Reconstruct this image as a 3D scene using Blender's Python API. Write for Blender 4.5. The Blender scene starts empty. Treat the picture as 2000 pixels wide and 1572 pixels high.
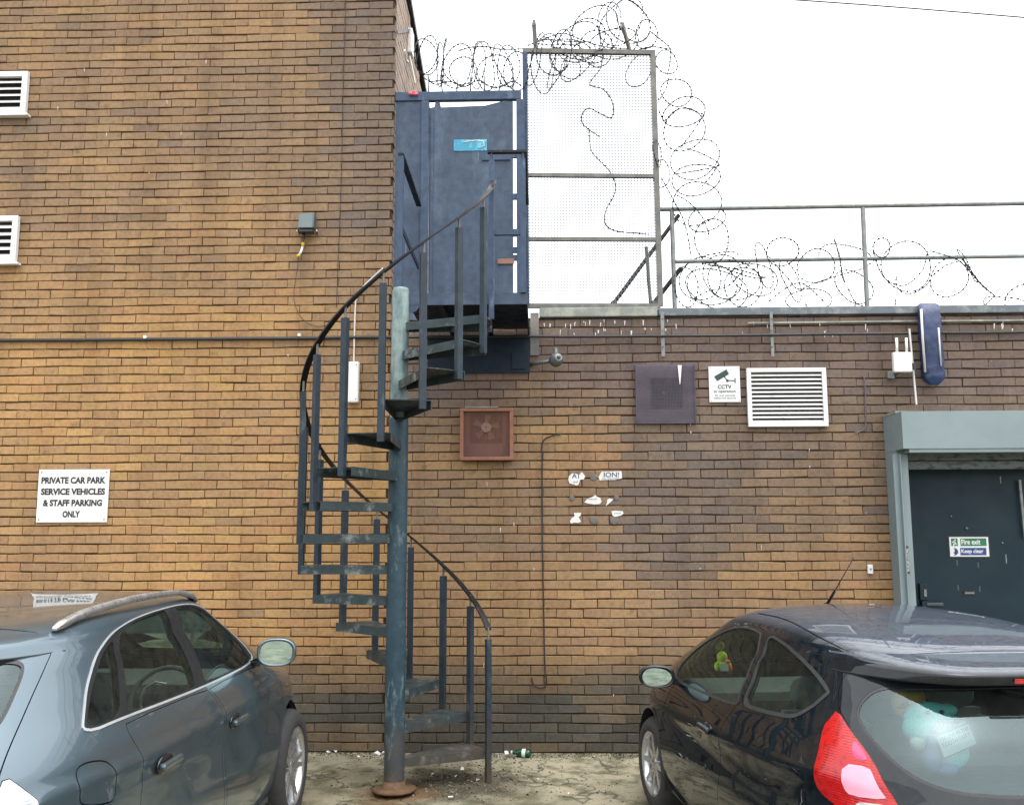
import bpy, bmesh, math, random
import numpy as np
from mathutils import Vector, Matrix
from mathutils.geometry import delaunay_2d_cdt
R = math.radians
rng = random.Random(7)

# ------------------------------------------------------------------ camera, sky, sun, exposure
scene = bpy.context.scene
CAM = Vector((0.0, -8.126, 1.786))
FWD = Vector((-0.029335, 0.990047, 0.137644))
RGT = Vector((0.999547, 0.029984, -0.002643))
UPV = Vector((0.006743, -0.137504, 0.990478))
cam = bpy.data.objects.new('camera', bpy.data.cameras.new('camera'))
scene.collection.objects.link(cam)
m = Matrix.Identity(4)
for i in range(3):
    m[i][0] = RGT[i]; m[i][1] = UPV[i]; m[i][2] = -FWD[i]; m[i][3] = CAM[i]
cam.matrix_world = m
cam.data.sensor_width = 36.0
cam.data.lens = 33.3
cam.data.clip_end = 1000
scene.camera = cam

SUN_EL, SUN_AZ = 79.0, 135.0        # overcast: the hidden sun stands high, a little to the camera's side
world = bpy.data.worlds.new('World'); scene.world = world; world.use_nodes = True
nt = world.node_tree; nt.nodes.clear()
out = nt.nodes.new('ShaderNodeOutputWorld'); bg = nt.nodes.new('ShaderNodeBackground')
sky = nt.nodes.new('ShaderNodeTexSky'); sky.sky_type = 'NISHITA'; sky.sun_disc = False
sky.sun_elevation = R(SUN_EL); sky.sun_rotation = R(SUN_AZ)
sky.air_density = 1.0; sky.dust_density = 3.0; sky.ozone_density = 1.0
hs = nt.nodes.new('ShaderNodeHueSaturation'); hs.inputs['Saturation'].default_value = 0.12
nt.links.new(sky.outputs[0], hs.inputs['Color']); nt.links.new(hs.outputs[0], bg.inputs['Color'])
bg.inputs['Strength'].default_value = 0.15
nt.links.new(bg.outputs[0], out.inputs[0])
sl = bpy.data.lights.new('sun', 'SUN'); sl.energy = 0.8; sl.angle = R(120); sl.color = (1.0, 0.97, 0.93)
so = bpy.data.objects.new('sun', sl); scene.collection.objects.link(so)
sd = Vector((math.sin(R(SUN_AZ)) * math.cos(R(SUN_EL)), math.cos(R(SUN_AZ)) * math.cos(R(SUN_EL)), math.sin(R(SUN_EL))))
so.rotation_euler = sd.to_track_quat('Z', 'Y').to_euler()
vs = scene.view_settings
vs.view_transform = 'Standard'; vs.look = 'None'; vs.gamma = 1.0; vs.exposure = 1.95; vs.use_curve_mapping = False

# ------------------------------------------------------------------ helpers
C = scene.collection
FPX = 1850.0
def at(px, py, Y=0.0):
    """point of the plane y = Y that the survey of the photograph (2000 px wide) gives for a pixel"""
    d = FWD + RGT * ((px - 1000) / FPX) - UPV * ((py - 786) / FPX)
    return CAM + d * ((Y - CAM.y) / d.y)
def atz(px, py, Z=0.0):
    d = FWD + RGT * ((px - 1000) / FPX) - UPV * ((py - 786) / FPX)
    return CAM + d * ((Z - CAM.z) / d.z)
def lin(r, g, b, k=1.0):
    f = lambda c: (c / 12.92 if c <= 0.04045 else ((c + 0.055) / 1.055) ** 2.4) * k * 0.60      # survey colour to surface reflectance
    return (f(r / 255), f(g / 255), f(b / 255))

def link(o, parent=None):
    C.objects.link(o)
    if parent is not None: o.parent = parent
    return o
def tag(o, label=None, cat=None, group=None, kind=None):
    if label: o['label'] = label
    if cat: o['category'] = cat
    if group: o['group'] = group
    if kind: o['kind'] = kind
    return o
def thing(name, label, cat, loc=(0, 0, 0), rotz=0.0, group=None):
    o = bpy.data.objects.new(name, None); o.empty_display_size = 0.1; link(o)
    o.location = loc; o.rotation_euler = (0, 0, rotz)
    return tag(o, label, cat, group)
def copy_tree(o, parent=None):
    c = o.copy(); C.objects.link(c); c.parent = parent
    for ch in list(o.children): copy_tree(ch, c)
    return c

class MB:
    """collects shapes and links them as one mesh object"""
    def __init__(s): s.v = []; s.f = []; s.col = []; s.sm = []
    def add(s, vs_, fs, col=None, smooth=False):
        o = len(s.v); s.v += [tuple(p) for p in vs_]; s.f += [tuple(i + o for i in f) for f in fs]
        s.sm += [smooth] * len(fs); s.col += [col or (1, 1, 1)] * len(vs_)
        return s
    def box(s, x0, x1, y0, y1, z0, z1, b=0.0, col=None):
        if b <= 0:
            v = [(x, y, z) for z in (z0, z1) for y in (y0, y1) for x in (x0, x1)]
            f = [(0, 2, 3, 1), (4, 5, 7, 6), (0, 1, 5, 4), (2, 6, 7, 3), (0, 4, 6, 2), (1, 3, 7, 5)]
            return s.add(v, f, col)
        b = min(b, (x1 - x0) * .45, (y1 - y0) * .45, (z1 - z0) * .45)
        bm = bmesh.new(); bmesh.ops.create_cube(bm, size=1.0)
        for q in bm.verts:
            q.co = Vector(((x0 + x1) / 2 + q.co.x * (x1 - x0), (y0 + y1) / 2 + q.co.y * (y1 - y0), (z0 + z1) / 2 + q.co.z * (z1 - z0)))
        bmesh.ops.bevel(bm, geom=bm.edges[:], offset=b, segments=2, profile=0.6, affect='EDGES')
        return s.bm(bm, col)
    def bm(s, bm, col=None, mat=None, smooth=False):
        bm.verts.index_update()
        vs_ = [(mat @ q.co) if mat is not None else q.co.copy() for q in bm.verts]
        fs = [[q.index for q in f.verts] for f in bm.faces]; bm.free()
        return s.add(vs_, fs, col, smooth)
    def obox(s, p0, p1, w, h, up=(0, 0, 1), col=None):
        """bar of section w x h from p0 to p1"""
        p0, p1 = Vector(p0), Vector(p1); d = (p1 - p0).normalized(); u = Vector(up)
        a = d.cross(u)
        if a.length < 1e-4: a = d.cross(Vector((1, 0, 0)))
        a.normalize(); c = a.cross(d).normalized()
        v = []
        for p in (p0, p1):
            for i, j in ((-1, -1), (1, -1), (1, 1), (-1, 1)): v.append(p + a * (i * w / 2) + c * (j * h / 2))
        return s.add(v, [(0, 1, 2, 3), (7, 6, 5, 4), (0, 4, 5, 1), (1, 5, 6, 2), (2, 6, 7, 3), (3, 7, 4, 0)], col)
    def tube(s, pts, r, n=6, close=False, cap=True, col=None, rs=None):
        pts = [Vector(p) for p in pts]; m_ = len(pts); vs_ = []; fs = []
        t0 = (pts[1] - pts[0]).normalized(); a = t0.orthogonal().normalized()
        for i, p in enumerate(pts):
            if close: t = pts[(i + 1) % m_] - pts[i - 1]
            else: t = pts[min(i + 1, m_ - 1)] - pts[max(i - 1, 0)]
            if t.length < 1e-9: t = t0
            t = t.normalized(); a = (a - t * a.dot(t))
            if a.length < 1e-6: a = t.orthogonal()
            a.normalize(); b = t.cross(a); rr = rs[i] if rs else r
            for k in range(n):
                an = 2 * math.pi * k / n; vs_.append(p + a * (math.cos(an) * rr) + b * (math.sin(an) * rr))
        for i in range(m_ if close else m_ - 1):
            j = (i + 1) % m_
            for k in range(n):
                l = (k + 1) % n; fs.append((i * n + k, i * n + l, j * n + l, j * n + k))
        if cap and not close:
            fs.append(tuple(range(n - 1, -1, -1))); fs.append(tuple((m_ - 1) * n + k for k in range(n)))
        return s.add(vs_, fs, col, n > 4)
    def cyl(s, p0, p1, r, n=16, r2=None, col=None):
        p0, p1 = Vector(p0), Vector(p1); t = (p1 - p0).normalized(); a = t.orthogonal().normalized(); b = t.cross(a)
        vs_ = []
        for p, rr in ((p0, r), (p1, r if r2 is None else r2)):
            for k in range(n):
                an = 2 * math.pi * k / n; vs_.append(p + a * (math.cos(an) * rr) + b * (math.sin(an) * rr))
        s.add(vs_, [(k, (k + 1) % n, n + (k + 1) % n, n + k) for k in range(n)], col, True)
        return s.add(vs_, [tuple(range(n - 1, -1, -1)), tuple(range(n, 2 * n))], col)
    def lathe(s, prof, M, n=24, col=None):
        """prof: (radius, height) about local z, M places it"""
        vs_ = []; k_ = len(prof)
        for i in range(n):
            an = 2 * math.pi * i / n
            for r_, h in prof: vs_.append(M @ Vector((r_ * math.cos(an), r_ * math.sin(an), h)))
        fs = []
        for i in range(n):
            j = (i + 1) % n
            for q in range(k_ - 1): fs.append((i * k_ + q, j * k_ + q, j * k_ + q + 1, i * k_ + q + 1))
        return s.add(vs_, fs, col, True)
    def ball(s, c, rx, ry, rz, seg=16, ring=10, M=None, col=None, pw=1.0):
        bm = bmesh.new(); bmesh.ops.create_uvsphere(bm, u_segments=seg, v_segments=ring, radius=1.0)
        for q in bm.verts:
            p = q.co.copy()
            if pw != 1.0: p = Vector([math.copysign(abs(t) ** pw, t) for t in p])
            p = Vector((p.x * rx, p.y * ry, p.z * rz))
            q.co = (M @ p if M is not None else p) + Vector(c)
        return s.bm(bm, col, smooth=True)
    def plate(s, poly, y0, y1, col=None):
        """prism: outline poly (x, z) between planes y0 and y1"""
        n = len(poly)
        vs_ = [(x, y0, z) for x, z in poly] + [(x, y1, z) for x, z in poly]
        fs = [tuple(range(n)), tuple(range(2 * n - 1, n - 1, -1))] + [(i, n + i, n + (i + 1) % n, (i + 1) % n) for i in range(n)]
        return s.add(vs_, fs, col)
    def mesh(s, name, mat):
        me = bpy.data.meshes.new(name); me.from_pydata(s.v, [], s.f)
        me.polygons.foreach_set('use_smooth', s.sm)
        if any(c != (1, 1, 1) for c in s.col):
            a = me.color_attributes.new('Col', 'FLOAT_COLOR', 'POINT')
            a.data.foreach_set('color', [t for c in s.col for t in (c[0], c[1], c[2], 1.0)])
        if mat is not None: me.materials.append(mat)
        me.update(); return me
    def build(s, name, mat, parent=None, kind=None, fixn=True):
        me = s.mesh(name, mat)
        if fixn:
            bm = bmesh.new(); bm.from_mesh(me); bmesh.ops.recalc_face_normals(bm, faces=bm.faces[:]); bm.to_mesh(me); bm.free()
        o = link(bpy.data.objects.new(name, me), parent)
        if kind: o['kind'] = kind
        return o

def local(parent, p):
    """world point in the frame of a thing that only has a location (no rotation)"""
    return Vector(p) - parent.location
class LMB(MB):
    """MB that takes world coordinates and builds relative to its parent's location"""
    def build(s, name, mat, parent=None, kind=None, fixn=True):
        if parent is not None:
            o = Vector((0, 0, 0)); q = parent
            while q is not None: o += q.location; q = q.parent
            s.v = [tuple(Vector(p) - o) for p in s.v]
        return MB.build(s, name, mat, parent, kind, fixn)

# ------------------------------------------------------------------ materials
def nodes(name):
    mt = bpy.data.materials.new(name); mt.use_nodes = True; t = mt.node_tree; t.nodes.clear()
    o = t.nodes.new('ShaderNodeOutputMaterial'); b = t.nodes.new('ShaderNodeBsdfPrincipled')
    t.links.new(b.outputs[0], o.inputs[0]); return mt, t, b
def noise(t, vec, scale, detail=4, rough=0.55, stretch=None):
    n = t.nodes.new('ShaderNodeTexNoise'); n.inputs['Scale'].default_value = scale; n.inputs['Detail'].default_value = detail
    n.inputs['Roughness'].default_value = rough
    if stretch:
        mp = t.nodes.new('ShaderNodeMapping'); mp.inputs['Scale'].default_value = stretch; t.links.new(vec, mp.inputs[0]); vec = mp.outputs[0]
    t.links.new(vec, n.inputs['Vector']); return n.outputs['Fac']
def ramp(t, fac, stops):
    r = t.nodes.new('ShaderNodeValToRGB'); t.links.new(fac, r.inputs[0])
    while len(r.color_ramp.elements) < len(stops): r.color_ramp.elements.new(0.5)
    for e, (p, c) in zip(r.color_ramp.elements, stops):
        e.position = p; e.color = (c, c, c, 1) if isinstance(c, (int, float)) else (*c, 1)
    return r.outputs[0]
def mix(t, fac, a, b, mode='MIX'):
    n = t.nodes.new('ShaderNodeMix'); n.data_type = 'RGBA'; n.blend_type = mode
    for sock, val in ((n.inputs['Factor'], fac), (n.inputs['A'], a), (n.inputs['B'], b)):
        if isinstance(val, (int, float)):
            if sock.type == 'RGBA': sock.default_value = (val, val, val, 1)
            else: sock.default_value = val
        elif isinstance(val, tuple): sock.default_value = (*val, 1)
        else: t.links.new(val, sock)
    return n.outputs['Result']
def mth(t, op, a, b=None):
    n = t.nodes.new('ShaderNodeMath'); n.operation = op
    for i, val in enumerate((a, b)):
        if val is None: continue
        if isinstance(val, (int, float)): n.inputs[i].default_value = val
        else: t.links.new(val, n.inputs[i])
    return n.outputs[0]
def pos(t):
    return t.nodes.new('ShaderNodeNewGeometry').outputs['Position']
def zof(t, p, axis=2):
    s = t.nodes.new('ShaderNodeSeparateXYZ'); t.links.new(p, s.inputs[0]); return s.outputs[axis]
def bump(t, b, h, strength=0.3, dist=0.01):
    n = t.nodes.new('ShaderNodeBump'); n.inputs['Strength'].default_value = strength; n.inputs['Distance'].default_value = dist
    t.links.new(h, n.inputs['Height']); t.links.new(n.outputs[0], b.inputs['Normal'])
def mat(name, col, rough=0.5, metal=0.0, col2=None, scale=9.0, thr=(0.45, 0.62), bmp=0.0, bscale=60.0, stretch=None, rvar=0.12, spec=0.5, coat=0.0, emit=None):
    mt, t, b = nodes(name); p = pos(t)
    if col2 is not None:
        f = ramp(t, noise(t, p, scale, 6, 0.6, stretch), [(thr[0], 0.0), (thr[1], 1.0)])
        c = mix(t, f, col, col2)
    else:
        f = noise(t, p, scale, 5); c = mix(t, ramp(t, f, [(0.3, 0.82), (0.7, 1.12)]), (0, 0, 0), col); 
        k = t.nodes.new('ShaderNodeMix'); k.data_type = 'RGBA'; k.blend_type = 'MULTIPLY'; k.inputs['Factor'].default_value = 1.0
        k.inputs['A'].default_value = (*col, 1); t.links.new(ramp(t, f, [(0.3, 0.82), (0.7, 1.0)]), k.inputs['B']); c = k.outputs['Result']
    t.links.new(c, b.inputs['Base Color'])
    rr = noise(t, p, scale * 2.3, 4)
    t.links.new(ramp(t, rr, [(0.3, max(0.02, rough - rvar)), (0.7, min(1, rough + rvar))]), b.inputs['Roughness'])
    b.inputs['Metallic'].default_value = metal; b.inputs['Specular IOR Level'].default_value = spec; b.inputs['Coat Weight'].default_value = coat
    if bmp: bump(t, b, noise(t, p, bscale, 5), bmp)
    if emit:
        b.inputs['Emission Color'].default_value = (*col, 1); b.inputs['Emission Strength'].default_value = emit
    return mt
def vcol_mat(name, rough=0.85):
    mt, t, b = nodes(name); p = pos(t)
    a = t.nodes.new('ShaderNodeAttribute'); a.attribute_name = 'Col'
    f1 = noise(t, p, 26, 5, 0.65); f2 = noise(t, p, 150, 3, 0.6)
    c = mix(t, 1.0, a.outputs['Color'], ramp(t, f1, [(0.28, 0.74), (0.5, 1.0), (0.75, 1.16)]), 'MULTIPLY')
    c = mix(t, 1.0, c, ramp(t, f2, [(0.3, 0.84), (0.65, 1.08)]), 'MULTIPLY')
    blot = ramp(t, noise(t, p, 7.5, 3, 0.5), [(0.66, 0.0), (0.72, 1.0)])          # burnt dark patches in the clay
    c = mix(t, mth(t, 'MULTIPLY', blot, 0.35), c, lin(96, 82, 66, .8))
    fleck = ramp(t, noise(t, p, 38, 2, 0.5), [(0.775, 0.0), (0.80, 1.0)])         # splashes of lime and droppings
    c = mix(t, mth(t, 'MULTIPLY', fleck, 0.6), c, (0.42, 0.40, 0.36))
    st_ = noise(t, p, 1.0, 5, 0.6, (3.2, 3.2, 0.35))                              # water streaks
    c = mix(t, 1.0, c, ramp(t, st_, [(0.34, 0.80), (0.52, 1.0), (0.7, 1.06)]), 'MULTIPLY')
    t.links.new(c, b.inputs['Base Color']); b.inputs['Roughness'].default_value = rough; b.inputs['Specular IOR Level'].default_value = 0.2
    h = mix(t, 0.5, f1, f2); bump(t, b, h, 0.55, 0.006)
    return mt

M_BRICK = vcol_mat('brick_clay')
M = {}
def mortar_mat():
    mt, t, b = nodes('mortar'); p = pos(t)
    f = ramp(t, noise(t, p, 1.3, 6, 0.7), [(0.56, 0.0), (0.72, 1.0)])
    c = mix(t, f, lin(84, 66, 46), lin(168, 146, 112, .8))
    c = mix(t, 1.0, c, ramp(t, noise(t, p, 90, 4), [(0.3, 0.6), (0.7, 1.1)]), 'MULTIPLY')
    t.links.new(c, b.inputs['Base Color']); b.inputs['Roughness'].default_value = 0.95; b.inputs['Specular IOR Level'].default_value = 0.1
    bump(t, b, noise(t, p, 120, 4), 0.6, 0.006); return mt
M['mortar'] = mortar_mat()
def steel_mat(name, base, worn, rusty=True, zr=(0.9, 0.1), worn_thr=(0.56, 0.66), rough=0.45, wscale=5.0, streak=(1.6, 1.6, 0.5)):
    """painted steel: streaky wear down to primer, rust low down"""
    mt, t, b = nodes(name); p = pos(t)
    f = ramp(t, noise(t, p, wscale, 6, 0.68, streak), [(worn_thr[0], 0.0), (worn_thr[1], 1.0)])
    c = mix(t, f, base, worn)
    c = mix(t, 1.0, c, ramp(t, noise(t, p, 17, 5), [(0.3, 0.78), (0.7, 1.15)]), 'MULTIPLY')
    if rusty:
        z = zof(t, p); hgt = ramp(t, mth(t, 'ADD', mth(t, 'MULTIPLY', z, 1.0), mth(t, 'MULTIPLY', noise(t, p, 6, 5), 0.9)), [(0.35, 0.85), (1.0, 0.0)])
        c = mix(t, hgt, c, mix(t, noise(t, p, 25, 4), lin(78, 58, 44), lin(116, 100, 84)))
        sp = ramp(t, noise(t, p, 13, 6, 0.7), [(0.68, 0.0), (0.74, 0.8)])
        c = mix(t, sp, c, lin(92, 66, 50))
    t.links.new(c, b.inputs['Base Color'])
    rs_ = ramp(t, noise(t, p, 4.5, 7, 0.75, (1.2, 1.2, 0.6)), [(0.66, 0.0), (0.72, 0.7)])      # rust breaking through
    c = mix(t, rs_, c, mix(t, noise(t, p, 30, 4), lin(74, 56, 48), lin(112, 92, 80)))
    scr = ramp(t, noise(t, p, 3.0, 3, 0.5, (14, 14, 0.8)), [(0.735, 0.0), (0.76, 1.0)])      # scuffs down to bare metal
    c = mix(t, mth(t, 'MULTIPLY', scr, 0.55), c, lin(150, 165, 176))
    t.links.new(c, b.inputs['Base Color']); b.inputs['Specular IOR Level'].default_value = 0.22
    t.links.new(ramp(t, noise(t, p, 11, 4), [(0.3, rough - 0.12), (0.7, rough + 0.2)]), b.inputs['Roughness'])
    bump(t, b, noise(t, p, 70, 5), 0.25, 0.004); return mt
M['stair'] = steel_mat('stair_paint', lin(54, 78, 90), lin(124, 148, 150))
M['stair_dark'] = steel_mat('stair_paint_dark', lin(50, 63, 74), lin(96, 113, 122), worn_thr=(0.6, 0.72))
M['stair_pale'] = steel_mat('stair_paint_flaked', lin(92, 116, 120), lin(150, 170, 168), rusty=False, worn_thr=(0.42, 0.62), wscale=4)
M['tread'] = steel_mat('tread_steel', lin(62, 76, 80), lin(140, 148, 144), worn_thr=(0.54, 0.66), wscale=7, streak=(1, 1, 1))
M['rail'] = steel_mat('handrail_paint', lin(30, 30, 32), lin(92, 98, 104), worn_thr=(0.62, 0.74), rough=0.35)
M['gate'] = steel_mat('gate_paint', lin(70, 88, 114), lin(124, 146, 172), rusty=False, worn_thr=(0.6, 0.75), rough=0.5)
M['gate_panel'] = steel_mat('gate_panel_paint', lin(72, 88, 110), lin(104, 120, 142), rusty=False, worn_thr=(0.5, 0.8), rough=0.5, wscale=2.5)
M['under'] = steel_mat('plate_blue_shaded', lin(24, 40, 58), lin(46, 66, 88), rusty=False, worn_thr=(0.6, 0.8), rough=0.5)  # blue darkened so the colour holds the shade beneath the landing
M['galv'] = mat('galvanised_steel', lin(126, 132, 132), 0.5, 0.35, lin(160, 165, 162), 14, (0.35, 0.75))
M['galv_dull'] = mat('dull_grey_steel', lin(104, 106, 106), 0.55, 0.2, lin(138, 132, 120), 10, (0.4, 0.7))
M['black_steel'] = mat('black_steel', (0.012, 0.012, 0.014), 0.45)
M['wire'] = mat('razor_wire_steel', (0.010, 0.010, 0.011), 0.6, 0.0)
M['mesh'] = mat('weld_mesh_steel', lin(120, 124, 124), 0.5, 0.3)
M['white'] = mat('white_plastic', (0.58, 0.58, 0.57), 0.4, 0.0, (0.52, 0.52, 0.50), 6, (0.5, 0.8))
M['white_paint'] = mat('white_painted_metal', (0.56, 0.56, 0.55), 0.4, 0.0, (0.42, 0.41, 0.38), 11, (0.62, 0.76))
M['sign_white'] = mat('white_sign_face', (0.56, 0.56, 0.555), 0.4, 0.0, (0.50, 0.50, 0.49), 5, (0.55, 0.8))
M['ink'] = mat('black_ink', (0.012, 0.012, 0.014), 0.5)
M['ink_teal'] = mat('dark_green_ink', lin(30, 62, 60), 0.5)
M['ink_blue'] = mat('blue_ink', lin(70, 86, 120), 0.5)
M['ink_grey'] = mat('grey_ink', lin(110, 112, 116), 0.5)
M['cable_black'] = mat('black_cable', (0.010, 0.010, 0.012), 0.5)
M['cable_brown'] = mat('brown_cable', lin(46, 36, 30), 0.6)
M['cable_white'] = mat('white_cable', (0.50, 0.49, 0.46), 0.5)
M['dark_void'] = mat('dark_duct', (0.006, 0.006, 0.007), 0.9)
M['rust'] = mat('rusty_red_paint', lin(150, 102, 82), 0.8, 0.0, lin(172, 118, 96), 12, (0.35, 0.7), bmp=0.3)
M['rust_mesh'] = mat('rusty_grille', lin(154, 112, 94), 0.8, 0.0, lin(142, 104, 98), 6, (0.4, 0.6))
M['purple'] = mat('sooty_purple_paint', lin(104, 94, 108), 0.7, 0.0, lin(116, 106, 120), 7, (0.4, 0.65), bmp=0.15)
M['purple_dark'] = mat('sooty_purple_plate', lin(50, 47, 66), 0.6)
M['cam_grey'] = mat('grey_camera_plastic', lin(92, 102, 100), 0.45)
M['lens'] = mat('lens_black', (0.01, 0.01, 0.012), 0.1)
M['flood'] = mat('floodlight_grey', lin(92, 108, 112), 0.4, 0.2)
M['yellow'] = mat('yellow_plastic', lin(232, 204, 20), 0.45)
M['shutter'] = mat('shutter_grey_paint', lin(139, 157, 161), 0.45, 0.0, lin(131, 148, 152), 3, (0.4, 0.7))
M['shutter_worn'] = mat('shutter_slat_worn', lin(96, 110, 110), 0.5, 0.0, lin(44, 52, 50), 14, (0.5, 0.6), stretch=(1, 1, 2.5))
M['door'] = mat('door_dark_teal', lin(24, 46, 58), 0.5, 0.0, lin(32, 56, 66), 2.2, (0.4, 0.7), spec=.2)
M['door_metal'] = mat('door_hardware', lin(86, 100, 104), 0.35, 0.5)
M['green'] = mat('sign_green', lin(20, 132, 92), 0.4)
M['blue'] = mat('sign_blue', lin(24, 72, 150), 0.4)
M['blue_wrap'] = mat('blue_plastic_wrap', lin(26, 48, 92), 0.5, 0.0, lin(40, 64, 110), 9, (0.45, 0.7), bmp=0.5, bscale=22)
M['sticker'] = mat('cyan_sticker', lin(30, 150, 186), 0.3, 0.0, lin(90, 190, 214), 22, (0.5, 0.6))
M['paper'] = mat('torn_paper', (0.56, 0.56, 0.55), 0.8, 0.0, (0.46, 0.45, 0.42), 40, (0.5, 0.75))
M['glue'] = mat('dried_glue', lin(120, 114, 108), 0.7)
M['coping'] = mat('lead_coping', lin(104, 114, 122), 0.55, 0.1, lin(150, 156, 154), 8, (0.5, 0.7), bmp=0.2)
M['coping_pale'] = mat('lichen_coping', lin(140, 146, 138), 0.7, 0.0, lin(176, 178, 166), 9, (0.45, 0.65), bmp=0.3)
M['roof'] = mat('roof_felt', lin(70, 70, 70), 0.9)
M['bottle'] = mat('green_bottle_glass', (0.003, 0.05, 0.018), 0.12)
M['pink'] = mat('pink_plastic', lin(226, 96, 120), 0.5)
# ------------------------------------------------------------------ ground
def ground_mat():
    mt, t, b = nodes('yard_concrete'); p = pos(t)
    a = noise(t, p, 0.9, 6, 0.62); d = noise(t, p, 4.5, 6, 0.65); e = noise(t, p, 60, 4, 0.6)
    c = mix(t, ramp(t, a, [(0.36, 0.0), (0.62, 1.0)]), lin(152, 146, 124, .9), lin(190, 182, 154, .9))
    c = mix(t, mth(t, 'MULTIPLY', ramp(t, d, [(0.47, 0.0), (0.60, 1.0)]), 0.75), c, lin(100, 100, 70, .8))     # algae
    # trodden dirt round the foot of the stair
    s = t.nodes.new('ShaderNodeVectorMath'); s.operation = 'DISTANCE'; t.links.new(p, s.inputs[0]); s.inputs[1].default_value = (-0.62, -0.95, 0)
    dd = mth(t, 'ADD', s.outputs['Value'], mth(t, 'MULTIPLY', mth(t, 'SUBTRACT', noise(t, p, 5, 5), 0.5), 0.9))
    c = mix(t, mth(t, 'MULTIPLY', ramp(t, dd, [(0.28, 1.0), (0.62, 0.0)]), 0.8), c, lin(62, 58, 46))
    # rust wash round the pole
    s2 = t.nodes.new('ShaderNodeVectorMath'); s2.operation = 'DISTANCE'; t.links.new(p, s2.inputs[0]); s2.inputs[1].default_value = (-1.02, -1.20, 0)
    d2 = mth(t, 'ADD', s2.outputs['Value'], mth(t, 'MULTIPLY', mth(t, 'SUBTRACT', noise(t, p, 8, 4), 0.5), 0.4))
    c = mix(t, mth(t, 'MULTIPLY', ramp(t, d2, [(0.16, 1.0), (0.36, 0.0)]), 0.8), c, lin(126, 92, 56))
    vc = t.nodes.new('ShaderNodeTexVoronoi'); vc.feature = 'DISTANCE_TO_EDGE'; vc.inputs['Scale'].default_value = 0.55
    wv = t.nodes.new('ShaderNodeVectorMath'); wv.operation = 'ADD'; t.links.new(p, wv.inputs[0]); nn = t.nodes.new('ShaderNodeTexNoise'); nn.inputs['Scale'].default_value = 3.0; t.links.new(p, nn.inputs['Vector']); t.links.new(nn.outputs['Color'], wv.inputs[1]); t.links.new(wv.outputs[0], vc.inputs['Vector'])
    c = mix(t, mth(t, 'MULTIPLY', ramp(t, vc.outputs['Distance'], [(0.004, 1.0), (0.012, 0.0)]), 0.7), c, lin(58, 54, 42))      # cracks
    c = mix(t, 1.0, c, ramp(t, e, [(0.3, 0.78), (0.7, 1.1)]), 'MULTIPLY')
    t.links.new(c, b.inputs['Base Color'])
    t.links.new(ramp(t, a, [(0.35, 0.55), (0.65, 0.9)]), b.inputs['Roughness']); b.inputs['Specular IOR Level'].default_value = 0.35
    bump(t, b, mix(t, 0.5, d, e), 0.5, 0.012); return mt
g = MB()
xs = [-250, -60, -20] + [-8 + 0.25 * i for i in range(65)] + [20, 60, 250]
ys = [-250, -60, -20] + [-9 + 0.25 * i for i in range(41)] + [20, 60, 250]
for y in ys:
    for x in xs:
        near = -8 <= x <= 8 and -9 <= y <= 0.2
        g.v.append((x, y, (0.012 * math.sin(2.1 * x + 1.3 * y) * math.sin(1.7 * y) - 0.012) if near and y < -0.3 else (0 if abs(x) < 9 else -0.02)))
n = len(xs)
for j in range(len(ys) - 1):
    for i in range(n - 1): g.f.append((j * n + i, j * n + i + 1, (j + 1) * n + i + 1, (j + 1) * n + i)); g.sm.append(True)
g.col = [(1, 1, 1)] * len(g.v)
o = g.build('ground', ground_mat()); o['kind'] = 'structure'

# ------------------------------------------------------------------ brickwork
BW, CH = 0.225, 0.0775222
XC = -1.307                       # corner of the tall building
DOOR = (3.00, 4.60, 0.0, 2.36)    # opening for the fire exit
def sm(a, b, x):
    t = max(0.0, min(1.0, (x - a) / (b - a))); return t * t * (3 - 2 * t)
_gr = {}
def vnoise(x, y, seed=0):
    def h(i, j):
        k = (i, j, seed)
        if k not in _gr: _gr[k] = random.Random(i * 73856093 ^ j * 19349663 ^ seed * 83492791).random()
        return _gr[k]
    i, j = math.floor(x), math.floor(y); u, v = x - i, y - j; u = u * u * (3 - 2 * u); v = v * v * (3 - 2 * v)
    return (h(i, j) * (1 - u) + h(i + 1, j) * u) * (1 - v) + (h(i, j + 1) * (1 - u) + h(i + 1, j + 1) * u) * v
def soot(x, z):
    """weathering of the facade: how far a brick there is greyed by soot (0..1), and by splashed damp"""
    if x < XC:
        g_ = 0.18 + 0.50 * sm(3.0, 5.2, z) + 0.42 * sm(-2.6, -1.4, x) * sm(2.6, 3.6, z) * (1 - 0.3 * sm(3.6, 4.4, z)) + 0.30 * sm(-2.2, -1.35, x) * sm(4.6, 5.6, z)
        g_ += 0.22 * sm(2.4, 1.2, z) * sm(-3.4, -4.8, x)
    else:
        g_ = 0.62 + 0.34 * sm(2.2, 3.1, z) + 0.75 * math.exp(-((x - 1.15) / 0.42) ** 2) * sm(0.9, 1.7, z) + 0.28 * sm(1.5, 2.3, z) * sm(0.6, 1.6, x)
        g_ -= 0.30 * math.exp(-((z - 2.55) / 0.3) ** 2) * math.exp(-((x - 0.35) / 0.6) ** 2)
        g_ -= 0.26 * sm(1.8, 1.2, z)
    if x > XC: g_ += 0.4 * math.exp(-((x - 1.15) / 0.5) ** 2 - ((z - 2.0) / 0.55) ** 2)
    dmp = 1.0 * sm(0.95, 0.36, z)
    return g_, dmp
CLEAN = [(196, 157, 106), (194, 155, 106), (198, 160, 108), (191, 152, 106), (195, 152, 104), (190, 153, 108), (198, 161, 106)]
GREY = [(135, 118, 102), (131, 115, 102), (138, 122, 105), (128, 114, 103), (133, 116, 102), (136, 118, 100)]
DAMP = [(94, 91, 82), (88, 86, 77), (100, 96, 85), (92, 90, 82)]
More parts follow.
